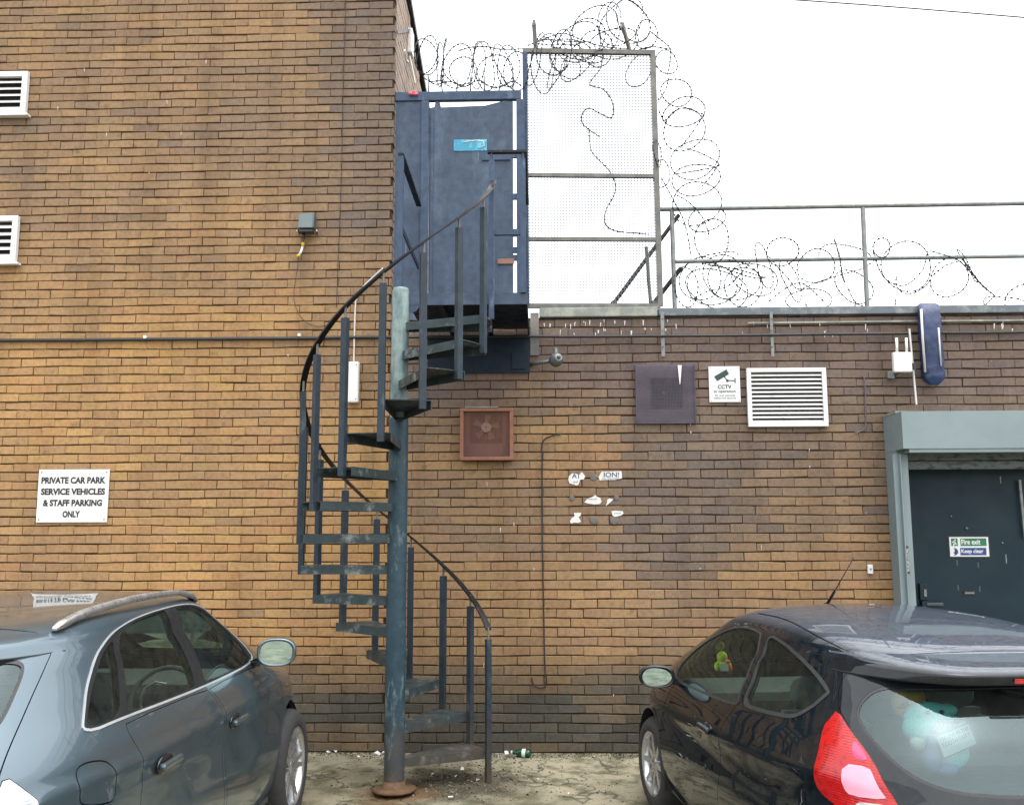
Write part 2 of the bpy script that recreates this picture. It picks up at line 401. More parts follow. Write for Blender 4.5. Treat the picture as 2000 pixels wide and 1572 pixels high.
def brick_col(x, z, row, k):
    r_ = random.Random(row * 1009 + k * 31 + 5)
    g_, d_ = soot(x, z)
    cl = vnoise(x * 1.9, z / CH * 0.62, 1) - 0.5; cl2 = vnoise(x * 0.7 + 9, z * 2.2, 2) - 0.5
    t = max(0, min(1.06, g_ + 0.32 * cl + 0.28 * cl2 + r_.gauss(0, 0.035) + (0.2 if r_.random() < 0.03 else 0)))
    a = lin(*r_.choice(CLEAN)); b = lin(*r_.choice(GREY))
    if x > XC and z > 2.9: b = tuple(u * w for u, w in zip(b, (0.97, 0.96, 1.04)))
    c = [u * (1 - t) + w * t for u, w in zip(a, b)]
    d_ = max(0, min(1, d_ * (1 + 0.5 * cl))); dc = lin(*r_.choice(DAMP)); c = [u * (1 - d_) + w * d_ for u, w in zip(c, dc)]
    j = 1 + r_.gauss(0, 0.028)
    return tuple(max(0.01, min(0.9, u * j * w * 1.03)) for u, w in zip(c, (1.0, 0.965, 0.955)))
def brick_geo(x0, x1, z0, z1, seed, yf=0.0):
    """one brick: arrised face slightly out of true, 18 triangles"""
    r_ = random.Random(seed); q = lambda s: r_.uniform(-s, s)
    yo = yf + q(0.0025); tx, tz = q(0.0022), q(0.0016); dep = yf + 0.06; ch = 0.0028
    cs = []
    big = 0.0045 if r_.random() < 0.18 else 0.0022
    for (x, z) in ((x0, z0), (x1, z0), (x1, z1), (x0, z1)): cs.append((x + q(0.0015), z + q(big) + 0.0032 * math.sin(x * 2.3 + z * 9.0) + 0.0022 * math.sin(x * 7.1 - z * 23.0)))
    cx, cz = (x0 + x1) / 2, (z0 + z1) / 2
    fr = []; md = []; bk = []
    for i, (x, z) in enumerate(cs):
        y = yo + tx * (1 if x > cx else -1) + tz * (1 if z > cz else -1)
        c1 = ch * r_.uniform(0.6, 1.8)
        fr.append((x + (c1 if x < cx else -c1), y, z + (c1 if z < cz else -c1))); md.append((x, y + c1, z)); bk.append((x, dep, z))
    v = fr + md + bk
    f = [(0, 1, 2, 3)] + [(4 + i, 4 + (i + 1) % 4, (i + 1) % 4, i) for i in range(4)] + [(8 + i, 8 + (i + 1) % 4, 4 + (i + 1) % 4, 4 + i) for i in range(4)]
    return v, f
def hj(row, k):
    """half width of an upright joint: most are pointed flush, some raked out"""
    r_ = random.Random(row * 77 + k * 5 + 1); return r_.uniform(.0008, .0016) if r_.random() < .5 else r_.uniform(.0018, .0034)
def brick_cells(xa, xb, za, zb, holes=()):
    res = []; r0, r1 = int(round(za / CH)), int(math.ceil(zb / CH))
    for row in range(r0, r1):
        ph = (0.585 if row % 2 == 0 else 0.095) * BW; z0 = row * CH + 0.0096; z1 = (row + 1) * CH
        k = math.floor((xa - ph) / BW) - 1
        wob = 0.004 * math.sin(row * 1.7)
        while True:
            x0 = ph + k * BW + hj(row, k) + wob; x1 = ph + (k + 1) * BW - hj(row, k + 1) + wob; k += 1
            if x0 > xb: break
            a, b = max(x0, xa), min(x1, xb)
            if b - a < 0.02: continue
            ok = True
            for hx0, hx1, hz0, hz1 in holes:
                if z1 > hz0 and z0 < hz1:
                    if a >= hx0 and b <= hx1: ok = False
                    elif a < hx0 < b: b = hx0
                    elif a < hx1 < b: a = hx1
            if ok and b - a > 0.02: res.append((row, k, a, b, z0, min(z1, zb)))
    return res
def brick_wall(root, xa, xb, za, zb, visible, holes=()):
    """mortar bed, the 300 bricks that show largest as parts, the rest as one part"""
    cells = brick_cells(xa, xb, za, zb, holes)
    seen = [c for c in cells if visible((c[2] + c[3]) / 2, c[4])]
    def size(c):
        p = Vector(((c[2] + c[3]) / 2, 0, c[4])) - CAM
        return (c[3] - c[2]) / p.dot(FWD) ** 2
    seen.sort(key=size, reverse=True); singles = set(seen[:300])
    rest = LMB()
    for c in cells:
        row, k, a, b, z0, z1 = c
        v, f = brick_geo(a, b, z0, z1, row * 911 + k); col = brick_col((a + b) / 2, z0, row, k)
        if c in singles:
            one = LMB().add(v, f, col); one.build('brick', M_BRICK, root, fixn=False)
        else: rest.add(v, f, col)
    rest.build('brickwork', M_BRICK, root, kind='stuff', fixn=False)
def in_frame(x, z, y=0.0):
    p = Vector((x, y, z)) - CAM; d = p.dot(FWD); u = 1000 + FPX * p.dot(RGT) / d; w = 786 - FPX * p.dot(UPV) / d
    return (u, w) if -30 < u < 2030 and -20 < w < 1590 else None
def vis_left(x, z):
    q = in_frame(x, z)
    return q is not None and not (q[1] > 1150 and q[0] < 590 and q[1] > 1150 + max(0, (q[0] - 380) * 0.9)) and not (586 < q[0] < 606 and q[1] > 740) and not (750 < q[0] < 795 and q[1] > 560)
def vis_right(x, z):
    q = in_frame(x, z)
    if q is None: return False
    if q[0] > 1260 and q[1] > 1330 - max(0, (q[0] - 1320) * 0.9): return False
    if q[0] < 800 or (q[0] < 1036 and q[1] < 735): return False
    return True
ZT_L = 7.30
bl = thing('brick_building', 'tall brick building with orange and sooty grey bricks filling the left side', 'building', (-4, 0, 0))
LMB().box(-7.5, XC - 0.012, 0.012, 0.30, -0.05, ZT_L - 0.02).build('mortar_bed', M['mortar'], bl)
brick_wall(bl, -7.5, XC, 0.0, ZT_L, vis_left)
# side wall that runs back from the corner
ret = LMB()
for row in range(int(3.3 / CH), int(ZT_L / CH)):
    for k in range(0, 60):
        y0 = 0.062 + (k - (0.5 if row % 2 else 0)) * BW
        if y0 < 0.06: y0 = 0.0625
        y1 = 0.062 + (k + 1 - (0.5 if row % 2 else 0)) * BW - 0.010
        if y1 - y0 < 0.03 or (row + 1) * CH > ZT_L - 0.245 * y1 - 0.01: continue
        z0 = row * CH + 0.0105; z1 = (row + 1) * CH; r_ = random.Random(row * 13 + k); e = r_.uniform(-.002, .002)
        xf = XC + e
        c = tuple(u * w for u, w in zip(lin(*r_.choice(GREY)), (1.9, 1.95, 2.1)))  # brick colour lightened to make up for weak light on this face
        ret.add([(xf, y0, z0), (xf, y1, z0), (xf, y1, z1), (xf, y0, z1), (xf - .05, y0, z0), (xf - .05, y1, z0), (xf - .05, y1, z1), (xf - .05, y0, z1)],
                [(0, 1, 2, 3), (4, 5, 1, 0), (3, 2, 6, 7), (1, 5, 6, 2), (4, 0, 3, 7)], c)
ret.build('side_brickwork', M_BRICK, bl, kind='stuff', fixn=False)
def slope(x0, x1, y0, y1, dz0, dz1, nm, mt):      # body that follows the roof slope, falling towards the back
    zl = lambda y: ZT_L - 0.245 * y
    v = [(x, y, z) for x in (x0, x1) for y, z in ((y0, dz0 if dz0 > 1 else zl(y0) + dz0), (y1, dz0 if dz0 > 1 else zl(y1) + dz0), (y1, zl(y1) + dz1), (y0, zl(y0) + dz1))]
    LMB().add(v, [(0, 1, 2, 3), (7, 6, 5, 4), (0, 4, 5, 1), (1, 5, 6, 2), (2, 6, 7, 3), (3, 7, 4, 0)]).build(nm, mt, bl)
slope(-7.5, XC - 0.011, 0.31, 13.0, 3.2, -0.03, 'side_wall_core', M['mortar'])
slope(-7.6, XC + 0.035, -0.04, 13.2, 0.0, 0.07, 'roof_edge', M['black_steel'])

ZT_R = 3.66
br = thing('parapet_building', 'lower sooty brick wall with flat roof on the right behind the black hatchback', 'building', (2, 0, 0))
LMB().box(XC - 0.012, DOOR[0] + 0.02, 0.012, 0.30, -0.05, ZT_R - 0.01).box(DOOR[0] + 0.02, DOOR[1], 0.012, 0.30, DOOR[3], ZT_R - 0.01).box(DOOR[1], 8.0, 0.012, 0.30, -0.05, ZT_R - 0.01).build('mortar_bed', M['mortar'], br)
brick_wall(br, XC, 8.0, 0.0, ZT_R, vis_right, [DOOR])
c0 = at(1053, 606).x
LMB().box(c0, at(1283, 600).x, -0.035, 0.36, ZT_R + 0.002, ZT_R + 0.085, 0.008).build('coping', M['coping_pale'], br)
LMB().box(at(1285, 600).x, 8.0, -0.030, 0.36, ZT_R + 0.004, ZT_R + 0.075, 0.008).build('coping', M['coping'], br)
LMB().box(XC, 8.0, 0.30, 14.0, 3.25, 3.40).build('roof', M['roof'], br)
# ------------------------------------------------------------------ spiral stair
PX, PY = -1.043, -1.190
RISE = 3.579 / 16; A1 = 24.0; STEP = 336.0 / 15; RT = 0.690
def sp(az, r, z):
    a = R(az); return Vector((PX + r * math.cos(a), PY + r * math.sin(a), z))
def az_of(k): return A1 + STEP * (k - 1)
def rail_z(az): return RISE * (1 + (az - A1) / STEP) + 0.885
st = thing('spiral_staircase', 'dark blue-grey steel spiral staircase winding up to the gate', 'staircase', (PX, PY, 0))
pl = LMB(); prof = [(0.0, 0.0), (0.075, 0.0), (0.072, 0.05), (0.0715, 1.0), (0.070, 2.62), (0.066, 2.64)]
pole = pl.lathe(prof, Matrix.Translation((PX, PY, 0)), 32).build('pole', M['stair'], st)
LMB().lathe([(0.060, 2.60), (0.0655, 2.63), (0.064, 3.60), (0.055, 3.625), (0.0, 3.63)], Matrix.Translation((PX, PY, 0)), 32).build('pole_sleeve', M['stair_pale'], pole)
bs = LMB(); bs.lathe([(0.0, 0.012), (0.155, 0.010), (0.158, 0.022), (0.13, 0.030), (0.085, 0.034), (0.076, 0.075), (0.05, 0.08)], Matrix.Translation((PX, PY, 0)), 28)
bs.build('base_plate', mat('rusty_base', lin(96, 74, 54), 0.85, 0.1, lin(128, 92, 58), 14, (0.4, 0.65), bmp=0.4), st)
for k in range(1, 16):
    a0 = az_of(k); a1 = a0 + STEP + 4.0; z = k * RISE
    t = LMB(); T = 0.006; fl = 0.062; n_ = 6; ri = 0.066
    top = []; low = []
    inn0, inn1 = a0 - 18, a1 + 18
    outer = [a0 + (a1 - a0) * i / n_ for i in range(n_ + 1)]
    ring = [sp(inn0, ri, 0)] + [sp(a, RT, 0) for a in outer] + [sp(inn1, ri, 0)]
    m_ = len(ring)
    vs_ = [(p.x, p.y, z) for p in ring] + [(p.x, p.y, z - T) for p in ring]
    t.add(vs_, [tuple(range(m_)), tuple(range(2 * m_ - 1, m_ - 1, -1))] + [(i, m_ + i, m_ + (i + 1) % m_, (i + 1) % m_) for i in range(m_)])
    # turned-down flanges on both long edges
    for pa, pb in ((ring[0], ring[1]), (ring[-1], ring[-2])):
        p, q = Vector((pa.x, pa.y, z - fl / 2 - 0.0005)), Vector((pb.x, pb.y, z - fl / 2 - 0.0005)); t.obox(p, q, 0.006, fl)
    t.build('tread', M['tread'], st)
    if k > 90:
        LMB().lathe([(0.064, z - 0.07), (0.0735, z - 0.066), (0.0735, z - 0.004), (0.066, z + 0.001)], Matrix.Translation((PX, PY, 0)), 24).build('hub', M['stair'] if k < 12 else M['stair'], st)
def baluster(az, zb, zt, parent, pin=0.085, w=0.046, r=RT + 0.012, mt='stair_dark'):
    a = R(az); rad = Vector((math.cos(a), math.sin(a), 0))
    b = LMB(); b.obox(sp(az, r, zb), sp(az, r, zt), w, w * 0.8, up=rad)
    o = b.build('baluster', M[mt], st)
    LMB().cyl(sp(az, r, zt - 0.01), sp(az, r, zt + pin), 0.0085, 8).build('pin', M['galv_dull'], o)
for k in range(1, 16):
    zb = 0.0 if k == 1 else (k - 1) * RISE - 0.064
    baluster(az_of(k) - 1.6, zb, k * RISE + 0.79, st)
rl = LMB(); pts = [A1 - 2 + i * 4.0 for i in range(int((358 - A1) / 4.0) + 2)]
vs_, fs = [], []
for az in pts:
    z = rail_z(az)
    for dr, dz in ((-0.022, -0.008), (0.022, -0.008), (0.022, 0.008), (-0.022, 0.008)): vs_.append(sp(az, RT + 0.012 + dr, z + dz))
for i in range(len(pts) - 1):
    for j in range(4): fs.append((i * 4 + j, i * 4 + (j + 1) % 4, i * 4 + 4 + (j + 1) % 4, i * 4 + 4 + j))
fs += [(3, 2, 1, 0), tuple(len(vs_) - 4 + j for j in range(4))]
rl.add(vs_, fs).build('handrail', M['rail'], st)

# landing at the top of the stair
ZL = 3.579; LX0, LX1 = PX, -0.090
ld = thing('stair_landing', 'blue-grey steel landing between the spiral stair and the gate', 'landing', (LX0, PY, ZL))
LMB().box(LX0 + 0.02, LX1, PY + 0.012, -0.03, ZL - 0.012, ZL).build('deck', M['under'], ld)
LMB().box(LX0 + 0.06, LX1, PY - 0.002, PY + 0.010, ZL - 0.085, ZL + 0.004).build('edge_plate', M['gate_panel'], ld)
LMB().box(LX1 - 0.01, LX1 + 0.002, PY + 0.011, -0.03, ZL - 0.085, ZL + 0.003).build('edge_plate', M['under'], ld)
LMB().plate([(LX0 + 0.055, ZL - 0.085), (LX0 + 0.055, ZL - 0.135), (LX0 + 0.085, ZL - 0.145), (LX0 + 0.12, ZL - 0.128), (LX0 + 0.15, ZL - 0.0855)], PY, PY + 0.008).build('gusset', M['gate_panel'], ld)
for xx in (-0.75, -0.42): LMB().box(xx - 0.02, xx + 0.02, PY + 0.012, -0.03, ZL - 0.075, ZL - 0.013).build('joist', M['under'], ld)
b0 = at(836, 735).x
LMB().box(b0, at(1035, 700).x, -0.032, -0.012, at(1000, 729).z, ZL - 0.09).build('wall_plate', M['under'], ld)
LMB().box(at(1036, 700).x, at(1053, 700).x, -0.025, -0.008, at(1040, 695).z, at(1040, 612).z).build('bracket', M['galv_dull'], ld)
LMB().box(at(1000, 690).x, at(1026, 690).x, -0.044, -0.033, at(1010, 722).z, at(1010, 690).z).build('junction_plate', M['under'], ld)
GZ = 4.690
pL = at(783, 300, PY).x
LMB().obox((pL, PY + 0.03, ZL), (pL, PY + 0.03, GZ), 0.046, 0.036).build('guard_post', M['gate'], ld)
LMB().obox((pL, PY, GZ), (pL - 0.01, -0.02, GZ), 0.045, 0.016).build('guard_rail', M['rail'], ld)
LMB().obox((pL, PY + 0.05, 4.13), (pL - 0.01, -0.02, 4.13), 0.012, 0.045).build('guard_rail', M['stair_dark'], ld)
xr0, xr1 = at(960, 300, PY).x, at(1021, 300, PY).x
LMB().obox((xr0, PY, ZL - 0.20), (xr0, PY, GZ - 0.06), 0.045, 0.040).build('guard_post', M['gate'], ld)
LMB().obox((xr1, PY, ZL), (xr1, PY, GZ - 0.06), 0.045, 0.040).build('guard_post', M['gate'], ld)
for xx in (xr0, xr1): LMB().cyl((xx, PY, GZ - 0.065), (xx, PY, GZ), 0.012, 8).build('pin', M['gate'], ld)
LMB().obox((xr0 - 0.03, PY, GZ), (xr1 + 0.03, PY, GZ), 0.045, 0.018).build('guard_rail', M['rail'], ld)
LMB().obox((xr1 + 0.01, PY, GZ + 0.001), (xr1 + 0.01, -0.02, GZ + 0.001), 0.045, 0.016).build('guard_rail', M['stair_dark'], ld)
zm = at(990, 454, PY).z
LMB().obox((xr0 + 0.022, PY, zm), (xr1 - 0.022, PY, zm), 0.03, 0.045).build('guard_rail', M['gate'], ld)

# ------------------------------------------------------------------ gate on the roof edge
gt = thing('steel_gate', 'blue-grey sheet steel gate in a frame at the top of the spiral stair', 'gate', (at(900, 500).x, 0.05, ZL))
def gx(px, py=380): return at(px, py, 0.05).x
def gz(py, px=900): return at(px, py, 0.05).z
LMB().box(XC + 0.005, gx(1018, 190), 0.02, 0.075, gz(198), gz(181), 0.004).build('lintel', M['gate'], gt)
LMB().box(XC + 0.012, gx(822), 0.035, 0.050, ZL, gz(199)).build('side_panel', M['gate_panel'], gt)
LMB().box(gx(822), gx(837), 0.015, 0.070, ZL, gz(199), 0.004).build('post', M['gate'], gt)
# leaf with its dropped top edge
LMB().plate([(gx(839), ZL + 0.01), (gx(1002), ZL + 0.01), (gx(1002, 200), gz(202)), (gx(985, 200), gz(200)), (gx(948, 200), gz(209)), (gx(862, 200), gz(211)), (gx(859, 200), gz(200)), (gx(851, 200), gz(200)), (gx(849, 200), gz(210)), (gx(839, 200), gz(212))], 0.034, 0.052).build('leaf', M['gate_panel'], gt)
LMB().box(gx(841), gx(846), 0.026, 0.033, ZL + 0.05, gz(216)).build('edge_strip', M['gate'], gt)
LMB().box(gx(1009), gx(1026), 0.015, 0.070, ZL, gz(199), 0.004).build('post', M['gate'], gt)
for py in (305, 386, 458, 490, 505): LMB().box(gx(1000), gx(1011), 0.030, 0.058, gz(py + 6), gz(py - 5)).build('hinge', M['gate'], gt)
LMB().box(gx(942), gx(997), 0.018, 0.032, gz(316), gz(309)).build('bolt', M['gate'], gt)
LMB().box(gx(972), gx(1004), 0.020, 0.033, gz(518), gz(508)).build('lock_plate', M['rust_mesh'], gt)
LMB().box(gx(886), gx(951), 0.0285, 0.0335, gz(297), gz(275), 0.001).build('sticker', M['sticker'], gt)
LMB().tube([Vector((gx(px), 0.027, gz(py))) for px, py in ((905, 280), (930, 277), (944, 279), (946, 287), (936, 292))], 0.004, 5).build('sticker_print', M['white'], gt)
sk = [(837, 180, 836, 135), (864, 180, 857, 138), (892, 180, 894, 142), (919, 180, 917, 134), (946, 180, 945, 133), (974, 180, 981, 130), (1002, 180, 1000, 132), (1030, 178, 1031, 150)]
for a, b, c, d in sk[:7]: LMB().tube([at(a, b, 0.05), at((a + c) / 2 + 1, (b + d) / 2, 0.05), at(c, d, 0.05)], 0.0055, 6, rs=[0.0065, 0.005, 0.002]).build('spike', M['black_steel'], gt)

# ------------------------------------------------------------------ mesh screen beside the gate
YS = 0.10
ms = thing('mesh_screen', 'tall grey framed weld mesh screen standing on the parapet beside the gate', 'screen', at(1160, 600, YS))
TL, TR, BRc, BLc = at(1025, 100, YS), at(1275, 104, YS), at(1290, 598, YS), at(1029, 598, YS)
def lerp(a, b, t): return a + (b - a) * t
def bar(a, b, w=0.042, nm='frame_bar', m_='galv_dull'): LMB().obox(a, b, 0.036, w).build(nm, M[m_], ms)
bar(TL + Vector((-.021, 0, 0)), TR + Vector((.021, 0, 0)), nm='frame_bar')
bar(BLc, BRc, 0.036)
LMB().obox(TL - Vector((0, 0, 0.022)), BLc, 0.046, 0.040, up=(0, 1, 0)).build('frame_post', M['gate'], ms)
LMB().obox(TR - Vector((0, 0, 0.022)), BRc, 0.046, 0.040, up=(0, 1, 0)).build('frame_post', M['galv_dull'], ms)
for ta in (0.497, 0.745): bar(lerp(TL, BLc, ta) + Vector((.021, 0, 0)), lerp(TR, BRc, ta) - Vector((.021, 0, 0)), 0.034)
w = LMB(); n_ = 42
for i in range(1, n_): a, b = lerp(TL, TR, i / n_), lerp(BLc, BRc, i / n_); w.obox(a + Vector((0, .02, 0)), b + Vector((0, .02, 0)), 0.0044, 0.0044)
n_ = 84
for i in range(1, n_): a, b = lerp(TL, BLc, i / n_), lerp(TR, BRc, i / n_); w.obox(a + Vector((0, .023, 0)), b + Vector((0, .023, 0)), 0.0044, 0.0044)
w.build('weld_mesh', M['mesh'], ms, kind='stuff')
for a, b in (((1046, 95), (1043, 52)), ((1230, 100), (1216, 57))):
    p, q = at(*a, YS), at(*b, YS); LMB().obox(p, q + Vector((0, -.04, 0)), 0.035, 0.02).plate([(q.x - .02, q.z - .02), (q.x + .02, q.z - .02), (q.x + .012, q.z + .035), (q.x - .012, q.z + .04)], YS - .05, YS - .035).build('wire_stay', M['galv_dull'], ms)

# ------------------------------------------------------------------ roof guard rail
YR = 0.17
gr = thing('roof_guard_rail', 'galvanised tube guard rail along the edge of the flat roof', 'railing', at(1315, 603, YR))
def rod(nm, a, b, r_, m_, root, Y=YR, Y2=None): return LMB().cyl(at(*a, Y), at(*b, Y if Y2 is None else Y2), r_, 12).build(nm, M[m_], root)
rod('top_rail', (1288, 409), (2080, 396), 0.021, 'galv', gr)
rod('middle_rail', (1319, 511), (2080, 499), 0.019, 'galv', gr)
rod('post', (1312, 410), (1318, 604), 0.021, 'galv', gr)
rod('post', (1685, 406), (1694, 604), 0.021, 'galv', gr)
for px in (1293, 1505):
    a, b = at(px - 4.5, 612), at(px + 4.5, 698)
    LMB().box(a.x, b.x, -0.052, -0.040, b.z, a.z).build('fixing_strap', M['galv'], gr)
    for py in (625, 648, 680): LMB().cyl(at(px, py) + Vector((0, -.060, 0)), at(px, py) + Vector((0, -.051, 0)), 0.009, 6).build('bolt', M['galv_dull'], gr)
for i, (a, b, r_, m_, lab) in enumerate((((1326, 420), (1199, 592), 0.019, 'black_steel', 'long black tube strut leaning behind the mesh screen'), ((1331, 523), (1277, 592), 0.021, 'black_steel', 'short black tube strut leaning beside the mesh screen'), ((1262, 482), (1271, 596), 0.017, 'galv', 'short grey upright tube behind the lower mesh screen'))):
    s_ = thing('strut_tube', lab, 'tube', at(*b, 0.32)); LMB().cyl(at(*a, 0.26), at(*b, 0.32), r_, 10).build('tube', M[m_], s_)
    LMB().cyl(at(*b, 0.32) - Vector((0, 0, .12)), at(*b, 0.32) + Vector((0, 0, .01)), r_ * 1.7, 10).build('foot', M['galv_dull'], s_)

# ------------------------------------------------------------------ razor wire
PXM = 8.2 / FPX
def spline(pts, n_=8, close=False):
    res = []; m_ = len(pts)
    for i in range(m_ if close else m_ - 1):
        p0 = pts[(i - 1) % m_] if close or i > 0 else pts[0]; p1 = pts[i]; p2 = pts[(i + 1) % m_]
        p3 = pts[(i + 2) % m_] if close or i + 2 < m_ else pts[-1]
        for k in range(n_):
            t = k / n_; res.append(0.5 * (2 * p1 + (p2 - p0) * t + (2 * p0 - 5 * p1 + 4 * p2 - p3) * t * t + (3 * p1 - p0 - 3 * p2 + p3) * t ** 3))
    if not close: res.append(pts[-1])
    return res
def razor(mb, pts, close=False, barb=True, r_=0.0046, gap=0.036):
    mb.tube(pts, r_, 4, close=close)
    if not barb: return
    acc = 0.0; n_ = len(pts)
    for i in range(n_ - (0 if close else 1)):
        a, b = pts[i], pts[(i + 1) % n_]; acc += (b - a).length
        if acc > gap:
            acc = 0; t = (b - a).normalized(); u = t.orthogonal().normalized()
            u = (Matrix.Rotation(rng.uniform(0, 6.28), 3, t) @ u); w_ = t.cross(u); L = rng.uniform(0.012, 0.017); S_ = 0.011
            for e in (u, w_): mb.add([a - t * L, a + e * S_, a + t * L, a - e * S_], [(0, 1, 2, 3)])
def ring(mb, cx, cy, rx, ry, Y, rot=0.0, gapd=0.0, a0=0, a1=360):
    c = at(cx, cy, Y); cr, sr = math.cos(R(rot)), math.sin(R(rot))
    big = max(rx, ry); pts = []; ph = [rng.uniform(0, 6.28) for _ in range(3)]; am = big * 0.05
    sgn = rng.choice((-1, 1)); n_ = 44
    for i in range(n_ + (0 if a1 - a0 >= 360 else 1)):
        a = R(a0 + (a1 - a0) * i / n_)
        wob = am * (math.sin(2 * a + ph[0]) + 0.6 * math.sin(3 * a + ph[1]))
        x = (rx + wob) * math.cos(a); y = (ry + wob) * math.sin(a)
        dep = math.sqrt(max(0, big * big - min(rx, ry) ** 2)) * (math.sin(a) if ry < rx else math.cos(a)) * sgn + am * 2 * math.sin(a + ph[2])
        pts.append(c + Vector(((x * cr - y * sr) * PXM, dep * PXM * 0.9, (x * sr + y * cr) * PXM)))
    razor(mb, pts, close=a1 - a0 >= 360)
def strand(mb, pl_, Y, barb=True, jit=0.05):
    pts = [at(x, y, Y + rng.uniform(-jit, jit)) for x, y in pl_]; razor(mb, spline(pts, 7), barb=barb)
def coil(label, rings, strands, Y, loc):
    root = thing('razor_wire_coil', label, 'razor wire', at(*loc, Y)); mb = LMB()
    for q in rings: ring(mb, q[0], q[1], q[2], q[3], Y + rng.uniform(-.12, .12), q[4] if len(q) > 4 else rng.uniform(-15, 15), 0, *(q[5:7] if len(q) > 6 else (0, 360)))
    for q in strands: strand(mb, q, Y, True)
    mb.build('wire', M['wire'], root, fixn=False)
coil('tangled razor wire coil above the gate lintel and its spikes',
     [(834, 108, 24, 40, 8), (832, 112, 21, 36, -6), (859, 126, 9, 46, 4), (866, 122, 8, 44, -5), (893, 130, 34, 44, 10), (905, 140, 30, 30, 0), (934, 128, 15, 49, 6), (946, 130, 20, 46, -8), (984, 128, 18, 46, 8), (993, 130, 22, 44, -10), (968, 140, 36, 36, 0), (1008, 140, 24, 40, 12)],
     [[(828, 152), (850, 165), (880, 160), (905, 170), (935, 158), (965, 172), (1000, 160), (1018, 168)], [(895, 100), (920, 93), (950, 92), (980, 97), (1022, 96)], [(835, 150), (842, 160), (860, 158), (870, 166)], [(862, 130), (872, 150), (892, 165), (915, 163), (925, 150)]], 0.12, (920, 178))
coil('tangle of razor wire loops over the top of the mesh screen',
     [(1236, 42, 36, 50, 8), (1226, 42, 46, 50, 0), (1214, 44, 40, 54, -8), (1190, 50, 22, 48, 10), (1163, 56, 46, 48, 0), (1147, 74, 38, 37, 0), (1132, 84, 46, 30, 20), (1118, 96, 40, 34, -20), (1096, 100, 20, 44, 10), (1078, 108, 32, 42, -10), (1062, 128, 24, 54, -12), (1088, 130, 16, 52, -14), (1105, 124, 30, 40, 20), (1128, 120, 34, 44, -20), (1046, 118, 16, 52, -10), (1150, 110, 30, 24, 0), (1165, 95, 36, 28, 10), (1248, 138, 26, 36, -14), (1200, 86, 50, 14, 4), (1090, 84, 46, 16, -4), (1262, 68, 20, 30, 8)],
     [[(1178, 108), (1172, 135), (1152, 165), (1178, 175), (1196, 200), (1195, 230), (1172, 222), (1150, 212), (1137, 224), (1140, 245), (1172, 268)], [(1150, 250), (1152, 280), (1158, 300), (1190, 334), (1202, 362), (1198, 384), (1184, 410), (1182, 436), (1198, 450), (1232, 455), (1268, 458)],
      [(1270, 62), (1290, 78), (1309, 96), (1308, 125), (1302, 150)], [(1030, 90), (1060, 78), (1100, 66), (1140, 80), (1180, 92), (1230, 96)], [(1248, 97), (1275, 92), (1308, 97)]], 0.14, (1150, 100))
coil('loose razor wire loops hanging down the right edge of the mesh screen',
     [(1302, 122, 24, 28, 0), (1321, 181, 32, 31, 0), (1336, 220, 46, 14, 6), (1336, 254, 44, 36, 0), (1357, 312, 50, 26, 0), (1359, 352, 46, 20, 0), (1360, 398, 46, 48, 0), (1284, 300, 10, 30, 0), (1292, 340, 14, 26, 10), (1380, 428, 40, 30, 20), (1390, 470, 30, 42, 10)],
     [[(1307, 150), (1300, 175), (1288, 195), (1285, 190)], [(1286, 215), (1292, 228), (1300, 235), (1330, 212), (1368, 222), (1376, 224)], [(1376, 224), (1350, 262), (1328, 290)], [(1340, 290), (1370, 300), (1405, 322), (1370, 332), (1320, 340)], [(1405, 318), (1388, 345), (1370, 365)], [(1290, 345), (1305, 372), (1320, 400), (1335, 430), (1345, 470), (1352, 520)], [(1318, 380), (1345, 395), (1372, 425), (1385, 460)]], 0.16, (1300, 400))
coil('long razor wire coil strung along the parapet under the guard rail',
     [(1340, 560, 30, 40, 0), (1368, 545, 36, 46, 15), (1390, 556, 48, 40, -10), (1412, 540, 34, 44, 30), (1432, 548, 50, 34, -25), (1452, 560, 40, 40, 20), (1474, 545, 46, 38, 0), (1492, 520, 24, 44, 10), (1400, 565, 60, 26, -20), (1440, 530, 62, 20, -12), (1528, 492, 30, 28, 0), (1545, 548, 26, 46, 15), (1594, 520, 35, 36, 0), (1580, 585, 44, 30, 10), (1622, 588, 50, 42, 0, 180, 360), (1640, 510, 16, 44, 10), (1652, 508, 52, 44, 0, 0, 170), (1668, 560, 40, 36, -20), (1722, 484, 12, 20, 0), (1770, 520, 46, 50, 0), (1784, 540, 36, 30, 0, 180, 350), (1854, 543, 38, 36, 0), (1890, 520, 14, 40, 25), (1968, 598, 44, 30, 0), (2005, 590, 40, 34, 0)],
     [[(1330, 525), (1360, 505), (1400, 495), (1430, 492), (1445, 500)], [(1345, 590), (1380, 570), (1420, 560), (1450, 530), (1470, 505)], [(1500, 500), (1540, 545), (1560, 565), (1600, 550), (1650, 535), (1690, 522), (1715, 500)], [(1705, 490), (1725, 540), (1764, 558), (1800, 530), (1812, 490)], [(1816, 490), (1850, 500), (1876, 512), (1910, 548), (1942, 578)], [(1820, 540), (1845, 520), (1875, 510)], [(1880, 505), (1905, 540), (1920, 560), (1944, 578)], [(1944, 578), (1930, 590), (1918, 605)], [(1655, 560), (1670, 590), (1690, 600), (1705, 610)], [(1500, 590), (1540, 560), (1570, 555), (1610, 590)], [(1750, 582), (1745, 605), (1725, 622), (1700, 625)]], 0.16, (1650, 600))
